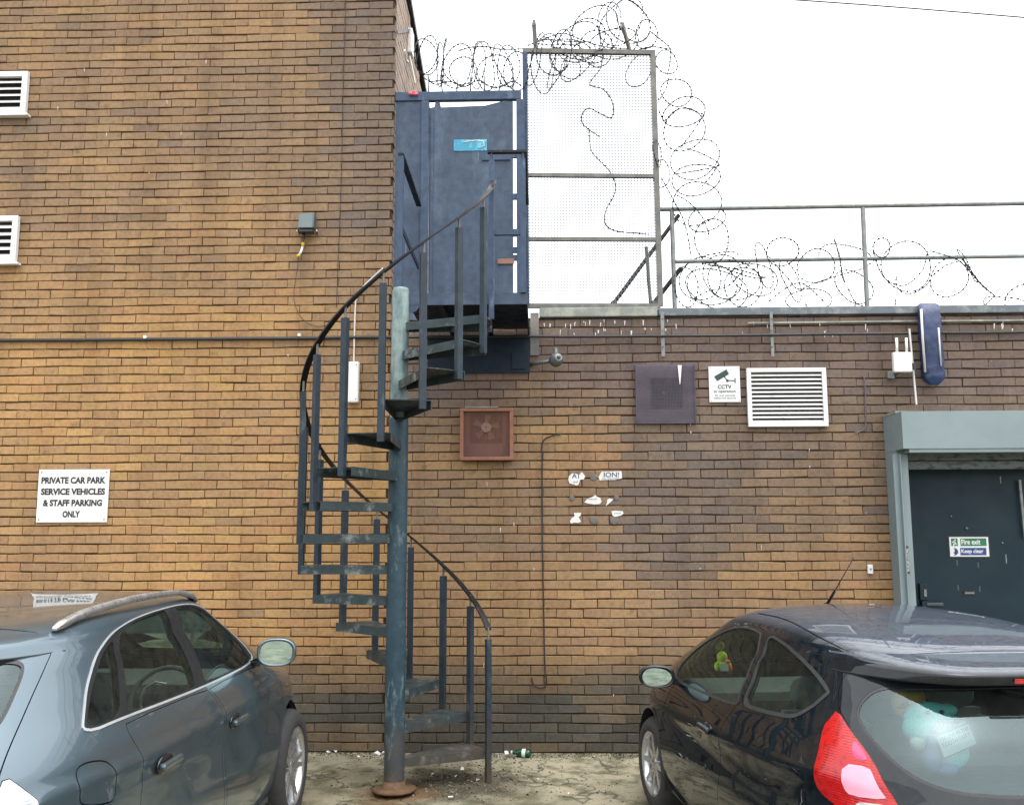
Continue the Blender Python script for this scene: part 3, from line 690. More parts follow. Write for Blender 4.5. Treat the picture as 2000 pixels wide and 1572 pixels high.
# ------------------------------------------------------------------ lettering
def text_fit(body, x0, x1, z0, z1, y, mt, parent, bold=0.0, name='lettering', depth=0.0008, roll=0.0):
    """flat letters facing -y, stretched to the given box (world)"""
    cu = bpy.data.curves.new(name, 'FONT'); cu.body = body; cu.size = 1.0; cu.offset = bold; cu.resolution_u = 3
    tmp = bpy.data.objects.new('tmp_text', cu); C.objects.link(tmp); bpy.context.view_layer.update()
    me = bpy.data.meshes.new_from_object(tmp.evaluated_get(bpy.context.evaluated_depsgraph_get()))
    bpy.data.objects.remove(tmp); bpy.data.curves.remove(cu)
    co = np.array([v.co[:] for v in me.vertices]); lo, hi = co.min(0), co.max(0)
    cx, cz = (x0 + x1) / 2, (z0 + z1) / 2; cr, sr = math.cos(roll), math.sin(roll)
    mb = LMB(); vs_ = []
    for p in co:
        a = (p[0] - lo[0]) / (hi[0] - lo[0]) * (x1 - x0) - (x1 - x0) / 2; b = (p[1] - lo[1]) / (hi[1] - lo[1]) * (z1 - z0) - (z1 - z0) / 2
        vs_.append((cx + a * cr - b * sr, y, cz + a * sr + b * cr))
    mb.add(vs_, [tuple(f.vertices) for f in me.polygons]); bpy.data.meshes.remove(me)
    return mb.build(name, mt, parent, fixn=False)
def wbox(px0, px1, py0, py1, Y=0.0):
    """world box of a pixel box on plane Y: x0, x1, z0, z1"""
    cy, cx = (py0 + py1) / 2, (px0 + px1) / 2
    return at(px0, cy, Y).x, at(px1, cy, Y).x, at(cx, py1, Y).z, at(cx, py0, Y).z
def tline(body, px0, px1, py0, py1, y, mt, parent, bold=0.0, name='lettering'):
    a = wbox(px0, px1, py0, py1, 0.0); return text_fit(body, *a, y, M[mt], parent, bold, name)

# car park sign
x0, x1, z0, z1 = wbox(75, 213, 917, 1020)
s = thing('parking_sign', 'white rectangular sign reading PRIVATE CAR PARK on the orange brick wall', 'sign', ((x0 + x1) / 2, 0, (z0 + z1) / 2))
LMB().box(x0, x1, -0.016, -0.006, z0, z1, 0.002).build('panel', M['sign_white'], s)
for body, a, b, c in (('PRIVATE CAR PARK', 83, 208, 938), ('SERVICE VEHICLES', 82, 207, 960), ('& STAFF PARKING', 86, 201, 982), ('ONLY', 124, 158, 1004)):
    tline(body, a, b, c - 6.5, c + 6.5, -0.0175, 'ink', s, 0.045)
for xx in (x0 + .025, x1 - .025):
    for zz in (z0 + .025, z1 - .025): LMB().cyl((xx, -0.019, zz), (xx, -0.0162, zz), 0.006, 8).build('screw', M['galv_dull'], s)

# CCTV sign
x0, x1, z0, z1 = wbox(1384, 1445, 716, 786)
s = thing('camera_warning_sign', 'small white sign with a camera picture reading CCTV in operation', 'sign', ((x0 + x1) / 2, 0, (z0 + z1) / 2))
LMB().box(x0, x1, -0.016, -0.006, z0, z1, 0.004).build('panel', M['sign_white'], s)
pts = [(1394, 736), (1418, 722), (1423, 731), (1400, 745)]
LMB().plate([(at(*p).x, at(*p).z) for p in reversed(pts)], -0.0180, -0.0172).build('camera_pictogram', M['ink_teal'], s)
pm = LMB()
for a, b in (((1413, 735), (1420, 744)), ((1420, 744), (1434, 744)), ((1435, 739), (1435, 749))):
    p, q = at(*a), at(*b); pm.obox(p + Vector((0, -.0175, 0)), q + Vector((0, -.0175, 0)), 0.001, 0.008, up=(0, 0, 1) if abs(p.x - q.x) > .01 else (1, 0, 0))
pm.cyl(at(1420, 744) + Vector((0, -.0182, 0)), at(1420, 744) + Vector((0, -.0170, 0)), 0.012, 10).build('camera_arm_pictogram', M['ink_teal'], s)
tline('CCTV', 1401, 1428, 752, 760, -0.0175, 'ink_teal', s, 0.03); tline('in operation', 1394, 1436, 762, 769, -0.0175, 'ink_teal', s, 0.012)
tline('for your personal', 1396, 1435, 770.5, 775.5, -0.0175, 'ink_grey', s, 0.01); tline('safety and security', 1394, 1437, 775.8, 780.5, -0.0175, 'ink_grey', s, 0.01)
for xx in (x0 + .014, x1 - .014):
    for zz in (z0 + .014, z1 - .014): LMB().cyl((xx, -0.018, zz), (xx, -0.0162, zz), 0.004, 8).build('screw', M['galv_dull'], s)

# louvred vents
def louvre(label, px0, px1, py0, py1, n_, fw=0.045, dep=0.05, sill=False, name='louvre_vent', slat_h=0.62):
    x0, x1, z0, z1 = wbox(px0, px1, py0, py1)
    s = thing(name, label, 'vent', ((x0 + x1) / 2, 0, (z0 + z1) / 2))
    LMB().box(x0 + .01, x1 - .01, -0.008, -0.005, z0 + .01, z1 - .01).build('duct', M['dark_void'], s)
    for a in ((x0, x1, z1 - fw, z1), (x0, x1, z0, z0 + fw)): LMB().box(a[0], a[1], -dep, -0.0085, a[2], a[3], 0.004).build('frame_bar', M['white_paint'], s)
    for a in ((x0, x0 + fw, z0 + fw, z1 - fw), (x1 - fw, x1, z0 + fw, z1 - fw)): LMB().box(a[0], a[1], -dep + .001, -0.0085, a[2], a[3]).build('frame_bar', M['white_paint'], s)
    st_ = (z1 - z0 - 2 * fw) / n_
    for i in range(n_):
        zb = z0 + fw + i * st_
        t = LMB(); ya, yb = -dep + 0.008, -0.012; h = st_ * slat_h; T = 0.004
        v = [(x0 + fw, ya, zb), (x1 - fw, ya, zb), (x1 - fw, yb, zb + h), (x0 + fw, yb, zb + h)]
        v += [(a, b - T * 0.3, c + T) for a, b, c in v]
        t.add(v, [(0, 1, 2, 3), (7, 6, 5, 4), (0, 4, 5, 1), (1, 5, 6, 2), (2, 6, 7, 3), (3, 7, 4, 0)]).build('slat', M['white_paint'], s)
    if sill: LMB().box(x0 - .0, x1 + .035, -dep - .02, -0.006, z0 - .02, z0 - .001, 0.003).build('sill', M['white_paint'], s)
    return s
louvre('white louvred vent high on the orange brick wall, upper of two at the left edge', -60, 57, 145, 228, 5, 0.05, 0.05, True, slat_h=0.50)
louvre('white louvred vent on the orange brick wall, lower of two at the left edge', -60, 38, 425, 516, 5, 0.05, 0.05, True, slat_h=0.50)
louvre('white louvred metal vent beside the CCTV sign on the sooty wall', 1458, 1613, 720, 834, 12, 0.036, 0.045, slat_h=0.55)

# rusty extractor vent with a fan behind its mesh
x0, x1, z0, z1 = wbox(900, 1003, 799, 900)
s = thing('fan_vent', 'rusty red square extractor vent with mesh over its fan', 'vent', ((x0 + x1) / 2, 0, (z0 + z1) / 2))
LMB().box(x0 + .01, x1 - .01, -0.012, -0.005, z0 + .01, z1 - .01).build('back_box', M['rust_mesh'], s)
fw = 0.03
for a in ((x0, x1, z1 - fw, z1), (x0, x1, z0, z0 + fw)): LMB().box(a[0], a[1], -0.085, -0.006, a[2], a[3], 0.006).build('frame_bar', M['rust'], s)
for a in ((x0, x0 + fw), (x1 - fw, x1)): LMB().box(a[0], a[1], -0.084, -0.006, z0 + fw, z1 - fw).build('frame_bar', M['rust'], s)
q0, q1, w0, w1 = wbox(919, 981, 805, 866)
LMB().box(q0, q1, -0.016, -0.0125, w0, w1).build('duct', mat('rusty_duct', lin(120, 88, 74), 0.9), s)
cx, cz = (q0 + q1) / 2, (w0 + w1) / 2; fan = LMB()
for i in range(5):
    a = i * 2 * math.pi / 5 + .3; p = []
    for rr, da in ((0.035, -.3), (0.115, -.42), (0.118, .12), (0.04, .3)): p.append((cx + rr * math.cos(a + da), cz + rr * math.sin(a + da)))
    fan.plate(p, -0.024 - 0.002 * (i % 2), -0.020)
fan.build('fan_blade', M['rust_mesh'], s)
LMB().cyl((cx, -0.045, cz), (cx, -0.018, cz), 0.043, 24).build('fan_hub', mat('fan_hub_grey', lin(196, 164, 148), 0.7), s)
LMB().cyl((cx, -0.049, cz), (cx, -0.0452, cz), 0.010, 12).build('fan_nut', M['rust'], s)
g = LMB(); n_ = 34
for i in range(1, n_):
    xx = x0 + fw + (x1 - x0 - 2 * fw) * i / n_; g.obox((xx, -0.070, z0 + fw), (xx, -0.070, z1 - fw), 0.0017, 0.0015)
    zz = z0 + fw + (z1 - z0 - 2 * fw) * i / n_; g.obox((x0 + fw, -0.073, zz), (x1 - fw, -0.073, zz), 0.0015, 0.0017)
g.build('mesh_cover', M['rust_mesh'], s, kind='stuff')
LMB().box(x0 + .04, x1 - .13, -0.088, -0.004, z1 + .002, z1 + .012).build('top_strip', M['coping_pale'], s)

# sooty purple plate with a dark square duct
x0, x1, z0, z1 = wbox(1241, 1358, 713, 828)
s = thing('duct_cover', 'sooty purple square mesh cover with a dark square duct behind', 'vent', ((x0 + x1) / 2, 0, (z0 + z1) / 2))
LMB().box(x0, x1, -0.020, -0.006, z0, z1, 0.004).build('back_plate', M['purple'], s)
q0, q1, w0, w1 = wbox(1271, 1332, 739, 798)
LMB().box(q0, q1, -0.026, -0.0205, w0, w1).build('duct_door', M['purple_dark'], s)
LMB().box(q0 - .006, q0 - .001, -0.028, -0.0206, w0, w1).box(q1 + .001, q1 + .006, -0.028, -0.0206, w0, w1).build('duct_edge', M['purple'], s)
g = LMB(); n_ = 40
for i in range(0, n_ + 1):
    xx = x0 + .004 + (x1 - x0 - .008) * i / n_; g.obox((xx, -0.040, z0), (xx, -0.040, z1), 0.0024, 0.002)
    zz = z0 + .004 + (z1 - z0 - .008) * i / n_; g.obox((x0, -0.0432, zz), (x1, -0.0432, zz), 0.002, 0.0024)
g.build('mesh_cover', M['purple'], s, kind='stuff')
for xx in (x0 + .004, x1 - .012): LMB().box(xx, xx + .008, -0.0384, -0.0205, z0 + .002, z1 - .002).build('spacer', M['purple'], s)
LMB().plate([(at(1322, 715).x, at(1322, 715).z), (at(1326, 752).x, at(1326, 752).z), (at(1327, 752).x, at(1327, 752).z), (at(1330, 715).x, at(1330, 715).z)], -0.0462, -0.0455).build('paint_drip', M['white'], s)
sc = LMB().cyl(at(1295, 768) + Vector((0, -.034, 0)), at(1295, 768) + Vector((0, -.0262, 0)), 0.012, 10).build('knob', M['galv_dull'], s)

# floodlight with its loose connector
p = at(604, 440)
s = thing('floodlight', 'grey box floodlight on the orange brick wall left of the stair', 'light', p)
x0, x1, z0, z1 = wbox(589, 620, 424, 459)
bm = bmesh.new(); bmesh.ops.create_cube(bm, size=1.0)
for q in bm.verts:
    f = q.co.y < 0; top = q.co.z > 0
    q.co = Vector(((x0 + x1) / 2 + q.co.x * (x1 - x0) * (1.0 if not f else 0.94), -0.155 if f and not top else (-0.11 if f else -0.03), z1 if top else (z0 + (0.012 if f else 0.035))))
bmesh.ops.bevel(bm, geom=bm.edges[:], offset=0.008, segments=2, affect='EDGES')
LMB().bm(bm).build('housing', M['flood'], s)
LMB().box(x0 + .012, x1 - .012, -0.13, -0.05, z0 - .012, z0 + .010, 0.003).build('glass', M['lens'], s)
LMB().obox((x0 - .008, -0.02, z0 - .0), (x0 - .008, -0.10, z0 + .02), 0.008, 0.02).obox((x1 + .008, -0.02, z0 - .0), (x1 + .008, -0.10, z0 + .02), 0.008, 0.02).build('bracket', M['black_steel'], s)
LMB().cyl((x0 + .035, -.05, z0 - .045), (x0 + .035, -.05, z0 + .01), 0.012, 10).build('gland', M['black_steel'], s)
for xx in (x0 - .012, x1 + .012): LMB().cyl((xx, -.09, z0 + .012), (xx, -.075, z0 + .012), .009, 8).build('bolt', M['white'], s)
s2 = thing('cable_connector', 'loose white and yellow cable connector hanging below the floodlight', 'connector', at(588, 487))
pc = [at(x, y, -0.03) for x, y in ((592, 474), (591, 482), (588, 492), (583, 500))]
LMB().tube([pc[0], pc[1]], 0.014, 10).build('collar', M['yellow'], s2); LMB().tube(pc[1:], 0.011, 10).build('sleeve', M['white'], s2)
LMB().ball(pc[3], 0.02, 0.016, 0.014).build('plug', M['yellow'], s2)
LMB().tube(spline([at(x, y, -0.03) for x, y in ((592, 474), (594, 466), (595, 458))], 4), 0.005, 6).build('lead', M['cable_black'], s2)

# tube light behind the handrail
x0, x1, z0, z1 = wbox(681, 703, 709, 788)
s = thing('bulkhead_light', 'narrow white upright light fitting on the wall behind the stair', 'light', ((x0 + x1) / 2, 0, (z0 + z1) / 2))
LMB().box(x0, x1, -0.075, -0.006, z0, z1, 0.012).build('cover', M['white'], s)
for zz in (z0 + .03, z1 - .03): LMB().cyl((x1 - .02, -.0775, zz), (x1 - .02, -.0748, zz), .005, 8).build('screw', M['galv_dull'], s)
LMB().tube(spline([at(x, y, -0.02) for x, y in ((691, 710), (692, 660), (694, 600), (697, 582), (710, 560), (728, 542), (748, 524))], 6), 0.0075, 6).build('lead', M['cable_white'], s)

# cables on the walls
def cable(label, pts, r_, mt, Y=-0.014, clips=(), name='wall_cable', n_=6):
    s = thing(name, label, 'cable', at(*pts[0], Y)); LMB().tube(spline([at(x, y, Y + rng.uniform(-.002, .002)) for x, y in pts], n_), r_, 6).build('sheath', M[mt], s)
    for x, y in clips: LMB().box(at(x, y).x - .012, at(x, y).x + .012, Y - r_ - .004, -0.003, at(x, y).z - .012, at(x, y).z + .014, .002).build('clip', M['white'], s)
cable('thick black cable clipped level across the tall orange wall', [(-40, 665), (120, 664.5), (286, 663), (430, 662), (580, 661), (700, 659), (770, 659)], 0.016, 'cable_black', -0.022, [(286, 660), (586, 656)])
cable('thick black cable running level along the sooty lower wall', [(770, 659), (900, 658), (1030, 657), (1100, 657.5), (1200, 657), (1320, 656), (1450, 655), (1600, 653), (1795, 651)], 0.013, 'cable_black', -0.060)
cable('black cable beyond the blue wrapped bundle on the sooty wall', [(1836, 650), (1900, 650), (2060, 648)], 0.013, 'cable_black', -0.030)
s = thing('cable_trunking', 'thin white cable trunking strip below the parapet left of the blue bundle', 'trunking', at(1460, 630)); LMB().obox(at(1460, 631, -.02), at(1797, 627, -.02), 0.014, 0.014).build('strip', M['coping_pale'], s)
s = thing('cable_trunking', 'thin white cable trunking strip below the parapet right of the blue bundle', 'trunking', at(1830, 626)); LMB().obox(at(1834, 627, -.02), at(2060, 625, -.02), 0.014, 0.014).build('strip', M['coping_pale'], s)
cable('thin brown cable dropping straight down the lower wall to a curl', [(1096, 848), (1075, 852), (1060, 864), (1059, 900), (1059, 1000), (1060, 1100), (1062, 1200), (1064, 1300), (1067, 1322), (1066, 1338), (1056, 1343), (1042, 1336), (1038, 1322)], 0.006, 'cable_brown')
cable('thin faded cable down the tall wall beside the floodlight', [(676, -20), (674, 60), (670, 180), (668, 300), (664, 420), (660, 520), (657, 600)], 0.0032, 'cable_brown')
cable('slack thin wire looping down below the loose connector', [(583, 502), (580, 530), (576, 555), (574, 580), (580, 606), (594, 626), (612, 636), (632, 637), (650, 632)], 0.0030, 'cable_brown', -0.02)
cable('thin grey cable dropping beside the white louvred vent', [(1684, 733), (1689, 745), (1690, 790), (1691, 828), (1685, 840), (1668, 846)], 0.005, 'purple')

# lime runs and droppings under the parapet coping
dm = LMB()
for i in range(46):
    px = rng.choice([rng.uniform(1058, 1275), rng.uniform(1058, 1330), rng.uniform(1440, 1990)]); py = rng.choice([rng.uniform(624, 634), rng.uniform(640, 652)]); L_ = rng.uniform(3, 13); w_ = rng.uniform(.6, 1.6)
    a_, b_ = at(px, py), at(px + rng.uniform(-1, 1), py + L_); dm.plate([(a_.x - w_ * PXM, a_.z), (b_.x - w_ * .4 * PXM, b_.z), (b_.x + w_ * .4 * PXM, b_.z), (a_.x + w_ * PXM, a_.z)], -0.0062, -0.0050)
for i in range(60):
    px, py = rng.uniform(20, 1700), rng.uniform(40, 1400)
    if 580 < px < 800 or (px > 780 and py < 760) or (py > 1140 and (px < 600 or px > 1250)): continue
    a_, b_ = at(px, py), at(px + rng.uniform(-1, 1), py + rng.uniform(2, 9)); w_ = rng.uniform(.4, .9); dm.plate([(a_.x - w_ * PXM, a_.z), (b_.x - w_ * .5 * PXM, b_.z), (b_.x + w_ * .5 * PXM, b_.z), (a_.x + w_ * PXM, a_.z)], -0.0062, -0.0050)
dm.build('lime_runs', M['paper'], br, kind='stuff')

# dome camera
p = at(1086, 703, -0.17)
s = thing('security_camera', 'grey ball security camera on a short wall arm under the parapet', 'camera', p)
LMB().ball(p, 0.060, 0.060, 0.060, 20, 14).build('ball', M['cam_grey'], s)
e = p + Vector((0.02, -0.052, 0.012)); ax = Vector((.32, -.93, .16)).normalized(); Mx = Matrix.Translation(e) @ ax.to_track_quat('Z', 'Y').to_matrix().to_4x4()
LMB().lathe([(0.0, .004), (.03, .004), (.036, 0.0), (.036, -.02)], Mx, 20).build('lens_ring', M['galv'], s)
LMB().lathe([(0.0, .010), (.016, .009), (.018, 0.003)], Mx, 16).build('lens', M['lens'], s)
LMB().tube([at(1037, 711, -0.01), at(1050, 709, -0.06), at(1075, 706, -0.14)], 0.017, 10).build('arm', M['cam_grey'], s)
LMB().cyl(p + Vector((0, 0, .05)), p + Vector((0, .03, .10)), .02, 10).build('mount', M['cam_grey'], s)

# wireless box on its mast
s = thing('wireless_antenna', 'white wireless box with two stub aerials on a bracket and mast', 'antenna', at(1762, 708))
x0, x1, z0, z1 = wbox(1744, 1780, 688, 727, -0.2)
LMB().box(x0, x1, -0.22, -0.17, z0, z1, 0.012).build('box', M['white'], s)
for a in (1751, 1770): LMB().tube([at(a + 1, 690, -.195), at(a, 660, -.195)], 0.011, 10).build('aerial', M['white'], s)
LMB().cyl(at(1776, 642, -.15), at(1790, 790, -.10), 0.008, 10).build('mast', M['white'], s)
LMB().obox(at(1742, 734, -.01), at(1784, 713, -.16), 0.022, 0.02).build('bracket_arm', M['black_steel'], s)
LMB().box(at(1731, 735).x, at(1745, 735).x, -0.035, -0.006, at(1740, 740).z, at(1740, 726).z, .003).build('wall_plate', M['galv'], s)
LMB().cyl(at(1785, 722, -.19), at(1785, 710, -.19), 0.018, 10).build('clamp', M['black_steel'], s)

# blue wrapped bundle over the parapet
s = thing('wrapped_bundle', 'blue plastic wrapped cable bundle hung over the parapet above the door', 'bundle', at(1818, 670))
path = [at(1812, 606, 0.40), at(1812, 605, 0.10), at(1813, 606, -0.08), at(1815, 622, -0.13), at(1817, 660, -0.14), at(1821, 710, -0.12), at(1823, 738, -0.11), at(1823, 752, -0.10)]
b = LMB(); sp_ = spline(path, 6); n_ = 18; vs_ = []; fs = []
for i, p in enumerate(sp_):
    t = (sp_[min(i + 1, len(sp_) - 1)] - sp_[max(i - 1, 0)]).normalized(); ex = Vector((1, 0, 0)); ey = t.cross(ex).normalized()
    k = 1.0 if i < len(sp_) - 6 else max(0.35, (len(sp_) - 1 - i) / 6 * .65 + .35)
    for j in range(n_):
        a = 2 * math.pi * j / n_; c_, s_ = math.cos(a), math.sin(a)
        rr = 1 + .05 * math.sin(5 * a + i * .9) + .04 * math.sin(3 * a - i * 1.7)
        vs_.append(p + ex * (math.copysign(abs(c_) ** .38, c_) * .086 * rr * k) + ey * (math.copysign(abs(s_) ** .45, s_) * .055 * rr * k))
for i in range(len(sp_) - 1):
    for j in range(n_): fs.append((i * n_ + j, i * n_ + (j + 1) % n_, (i + 1) * n_ + (j + 1) % n_, (i + 1) * n_ + j))
fs.append(tuple(range((len(sp_) - 1) * n_, len(sp_) * n_))); b.add(vs_, fs, None, True).build('wrap', M['blue_wrap'], s)
LMB().tube([at(1799, 604, -.20), at(1802, 660, -.20), at(1807, 727, -.18)], 0.010, 6).build('edge_tape', M['cable_white'], s)
LMB().tube([at(1833, 640, -.20), at(1838, 715, -.18)], 0.007, 6).build('edge_tape', M['cable_white'], s)

# torn poster remains and glue spots
def scrap(label, pts, Y=-0.0055, lines=()):
    s = thing('torn_poster_piece', label, 'paper', at(*pts[0])); LMB().plate([(at(*p).x, at(*p).z) for p in reversed(pts)], Y - .0012, Y).build('paper', M['paper'], s)
    for body, a, b, c, d, mt in lines: tline(body, a, b, c, d, Y - .0022, mt, s, 0.02)
scrap('torn white poster piece printed AT, leftmost in the top row', [(1111, 930), (1118, 924), (1128, 925), (1137, 922), (1143, 930), (1140, 936), (1133, 937), (1130, 946), (1126, 948), (1121, 946), (1112, 944), (1110, 937)], lines=[('AT', 1117, 1134, 924, 934, 'ink_blue'), ('and', 1120, 1128, 939, 943, 'ink_grey')])
scrap('torn white poster strip printed ION! with blue letters', [(1169, 932), (1173, 924), (1176, 921), (1190, 921), (1214, 920), (1215, 934), (1200, 937), (1184, 937), (1171, 938)], lines=[('ION!', 1179, 1209, 922, 932, 'ink_blue'), ('AND COUNTING', 1175, 1208, 933.5, 936, 'ink_grey')])
scrap('torn white poster scrap, large oval in the middle row', [(1141, 981), (1146, 975), (1152, 972), (1158, 970), (1163, 966), (1166, 970), (1172, 972), (1175, 979), (1172, 984), (1162, 985), (1155, 984), (1148, 983)], lines=[('when the', 1149, 1166, 973, 976, 'ink_grey')])
scrap('tiny torn white poster scrap at the right of the middle row', [(1186, 976), (1190, 973), (1198, 975), (1193, 980), (1187, 985), (1183, 988), (1185, 983)])
scrap('torn white poster scrap shaped like a boot, bottom row left', [(1113, 1019), (1116, 1012), (1122, 1008), (1121, 1001), (1135, 1001), (1134, 1006), (1130, 1010), (1135, 1018), (1130, 1021), (1122, 1020), (1116, 1022)])
scrap('torn white poster tab, bottom row right', [(1194, 998), (1200, 997), (1216, 998), (1218, 1003), (1212, 1007), (1200, 1009), (1196, 1006)], lines=[('permit', 1200, 1213, 1001, 1004, 'ink_grey')])
for i, (x, y, r_, lab) in enumerate(((1159, 932, 7, 'round grey glue spot between the two printed poster pieces'), (1117, 973, 5, 'small grey glue spot left of the oval poster scrap'), (1204, 972, 5, 'small grey glue spot right of the oval poster scrap'), (1160, 1016, 7.5, 'round grey glue spot in the middle of the bottom poster row'), (1200, 1016, 8.5, 'large grey glue spot under the bottom right poster tab'))):
    s = thing('glue_spot', lab, 'glue spot', at(x, y)); LMB().lathe([(0, .0060), (r_ * PXM * .8, .0058), (r_ * PXM, .0050), (r_ * PXM, .003)], Matrix.Translation(at(x, y)) @ Matrix.Rotation(R(90), 4, 'X'), 18).build('glue', M['glue'], s)

# small white box by the door
x0, x1, z0, z1 = wbox(1693, 1703, 1102, 1120)
s = thing('bell_push', 'tiny white box on the bricks left of the fire door', 'switch', ((x0 + x1) / 2, 0, (z0 + z1) / 2)); LMB().box(x0, x1, -0.03, -0.005, z0, z1, .004).build('case', M['white'], s); LMB().cyl(((x0 + x1) / 2, -.033, (z0 + z1) / 2), ((x0 + x1) / 2, -.0295, (z0 + z1) / 2), .008, 10).build('button', M['galv_dull'], s)

# ------------------------------------------------------------------ roller shutter and fire door
sx = at(1726, 850).x
s = thing('roller_shutter', 'pale grey roller shutter box and side guide around the fire door', 'shutter', (sx, 0, 0))
zt, zb = at(1765, 803, -.42).z, at(1765, 876, -.42).z
sg = LMB(); sg.plate([(sx, zb), (4.70, zb), (4.70, zt), (sx, zt)], -0.42, -0.006); sg.build('shutter_box', M['shutter'], s)
LMB().box(sx - .004, sx + .10, -0.30, -0.006, zt + .001, zt + .018).build('box_cap', M['coping_pale'], s)
LMB().box(sx + .05, 4.70, -0.41, -0.30, zb - .030, zb - .001).build('box_lip', M['shutter'], s)
gr_ = at(1779, 1000, -.262).x; gl_ = at(1750, 1000, -.262).x
LMB().box(sx + .002, gr_ - .002, -0.235, -0.006, 0.0, zb - .001).build('guide', M['shutter'], s)
LMB().box(gl_, gr_, -0.262, -0.236, 0.0, zb - .032).build('guide_face', M['shutter'], s)
LMB().box(sx + .012, sx + .020, -0.30, -0.2355, 0.0, zb - .032).build('guide_lip', M['shutter'], s)
zq = at(1850, 917, -.12).z
for i in range(3): LMB().box(gr_ + .002, 4.60, -0.150 + .004 * (i % 2), -0.11, zq + i * 0.075, zq + i * 0.075 + 0.072, .010).build('slat', M['shutter_worn'], s)
a0, a1 = at(1768, 1066, -.262), at(1778, 1120, -.262)
LMB().box(a0.x - .006, a1.x - .004, -0.2645, -0.2625, a1.z, a0.z).build('sticker', M['ink'], s)
def vtext(body, x0, x1, z0, z1, y, mt, parent, bold=.01):
    text_fit(body, (x0 + x1) / 2 - (z1 - z0) / 2, (x0 + x1) / 2 + (z1 - z0) / 2, (z0 + z1) / 2 - (x1 - x0) / 2, (z0 + z1) / 2 + (x1 - x0) / 2, y, M[mt], parent, bold, roll=math.pi / 2)
vtext('ROLLER DOORS', a0.x + .002, a0.x + .022, a1.z + .02, a0.z - .02, -0.2655, 'white', s)

yd = 0.06
dr = thing('fire_door', 'dark teal steel fire door behind the shutter guide', 'door', (at(1880, 1100, yd).x, yd, 0))
LMB().box(sx + .10, 4.45, yd, yd + .05, 0.01, 2.34).build('leaf', M['door'], dr)
LMB().box(sx + .02, sx + .10, yd - .03, yd + .06, 0.0, 2.35).box(4.46, 4.56, yd - .03, yd + .06, 0.0, 2.35).box(sx + .10, 4.46, yd - .03, yd + .06, 2.35, 2.44).build('frame', M['door'], dr)
def dbox(nm, px0, px1, py0, py1, d0, d1, mt, b_=0.0, parent=dr):
    x0, x1, z0, z1 = wbox(px0, px1, py0, py1, yd); return LMB().box(x0, x1, yd - d1, yd - d0, z0, z1, b_).build(nm, mt if not isinstance(mt, str) else M[mt], parent)
dbox('lock_case', 1794, 1810, 1139, 1171, .001, .035, 'door', .004)
dbox('lock_cylinder', 1801, 1806, 1150, 1164, .0355, .042, 'galv', .001)
dbox('handle', 1806, 1838, 1176, 1182, .03, .05, 'door_metal', .004); dbox('handle_rose', 1797, 1808, 1173, 1185, .001, .045, 'door', .004)
dbox('letter_slot', 1882, 1904, 1154, 1161, .001, .006, 'ink'); dbox('letter_slot_flap', 1884, 1902, 1156, 1159, .0065, .009, 'galv')
LMB().ball(at(1888, 1032, yd - .006), .016, .008, .016).build('peephole', M['door_metal'], dr)
LMB().ball(at(1858, 1008, yd - .006), .008, .005, .008).build('screw', M['galv'], dr)
LMB().ball(at(1958, 1060, yd - .006), .008, .005, .008).build('screw', M['galv'], dr)
LMB().obox(at(1991, 937, yd - .03), at(2002, 1050, yd - .03), .02, .018, up=(0, 1, 0)).build('edge_strip', M['galv'], dr)
for a in (1953, 1964): dbox('scratch', a, a + 2, 930 if a == 1953 else 1082, 944 if a == 1953 else 1100, .0006, .002, 'galv')
for a, b in ((1868, 1093), (1909, 1098), (1870, 1142), (1912, 1144)): dbox('tape_mark', a, a + 3, b, b + 11, .0006, .0014, 'door_metal')
fs_ = thing('fire_exit_sign', 'green and blue Fire exit Keep clear sign on the dark door', 'sign', at(1892, 1067, yd - .004))
dbox('border', 1852, 1933, 1046, 1089, .001, .003, 'ink', parent=fs_); dbox('panel', 1854.5, 1930.5, 1048.5, 1086.5, .0035, .005, 'sign_white', parent=fs_)
dbox('green_field', 1875, 1926, 1051, 1066, .0055, .006, 'green', parent=fs_); dbox('blue_field', 1875, 1926, 1069.5, 1084, .0055, .006, 'blue', parent=fs_)
dbox('green_square', 1857, 1870, 1051, 1066, .0055, .006, 'green', parent=fs_)
def dtext(body, px0, px1, py0, py1, mt):
    a = wbox(px0, px1, py0, py1, yd); text_fit(body, *a, yd - .0068, M[mt], fs_, .02)
dtext('Fire exit', 1877, 1914, 1053, 1063, 'white'); dtext('Keep clear', 1877, 1920, 1072, 1082, 'white')
rm = LMB()                                       # running figure of the exit pictogram
for a, b in (((1862, 1056), (1865, 1060)), ((1865, 1060), (1862, 1065)), ((1865, 1060), (1868, 1063)), ((1860, 1059), (1866, 1057))): rm.obox(at(*a, yd - .0068), at(*b, yd - .0068), .001, .009, up=(0, 0, 1) if abs(a[0] - b[0]) > 2 else (1, 0, 0))
rm.cyl(at(1865, 1054, yd - .0072), at(1865, 1054, yd - .0062), .007, 10).build('running_figure', M['white'], fs_)
LMB().cyl(at(1863.5, 1077, yd - .0062), at(1863.5, 1077, yd - .0055), .031, 20).build('mandatory_disc', M['blue'], fs_)
LMB().obox(at(1863.5, 1071, yd - .0070), at(1863.5, 1078, yd - .0070), .001, .011, up=(1, 0, 0)).cyl(at(1863.5, 1082, yd - .0074), at(1863.5, 1082, yd - .0066), .006, 8).build('exclamation_mark', M['white'], fs_)

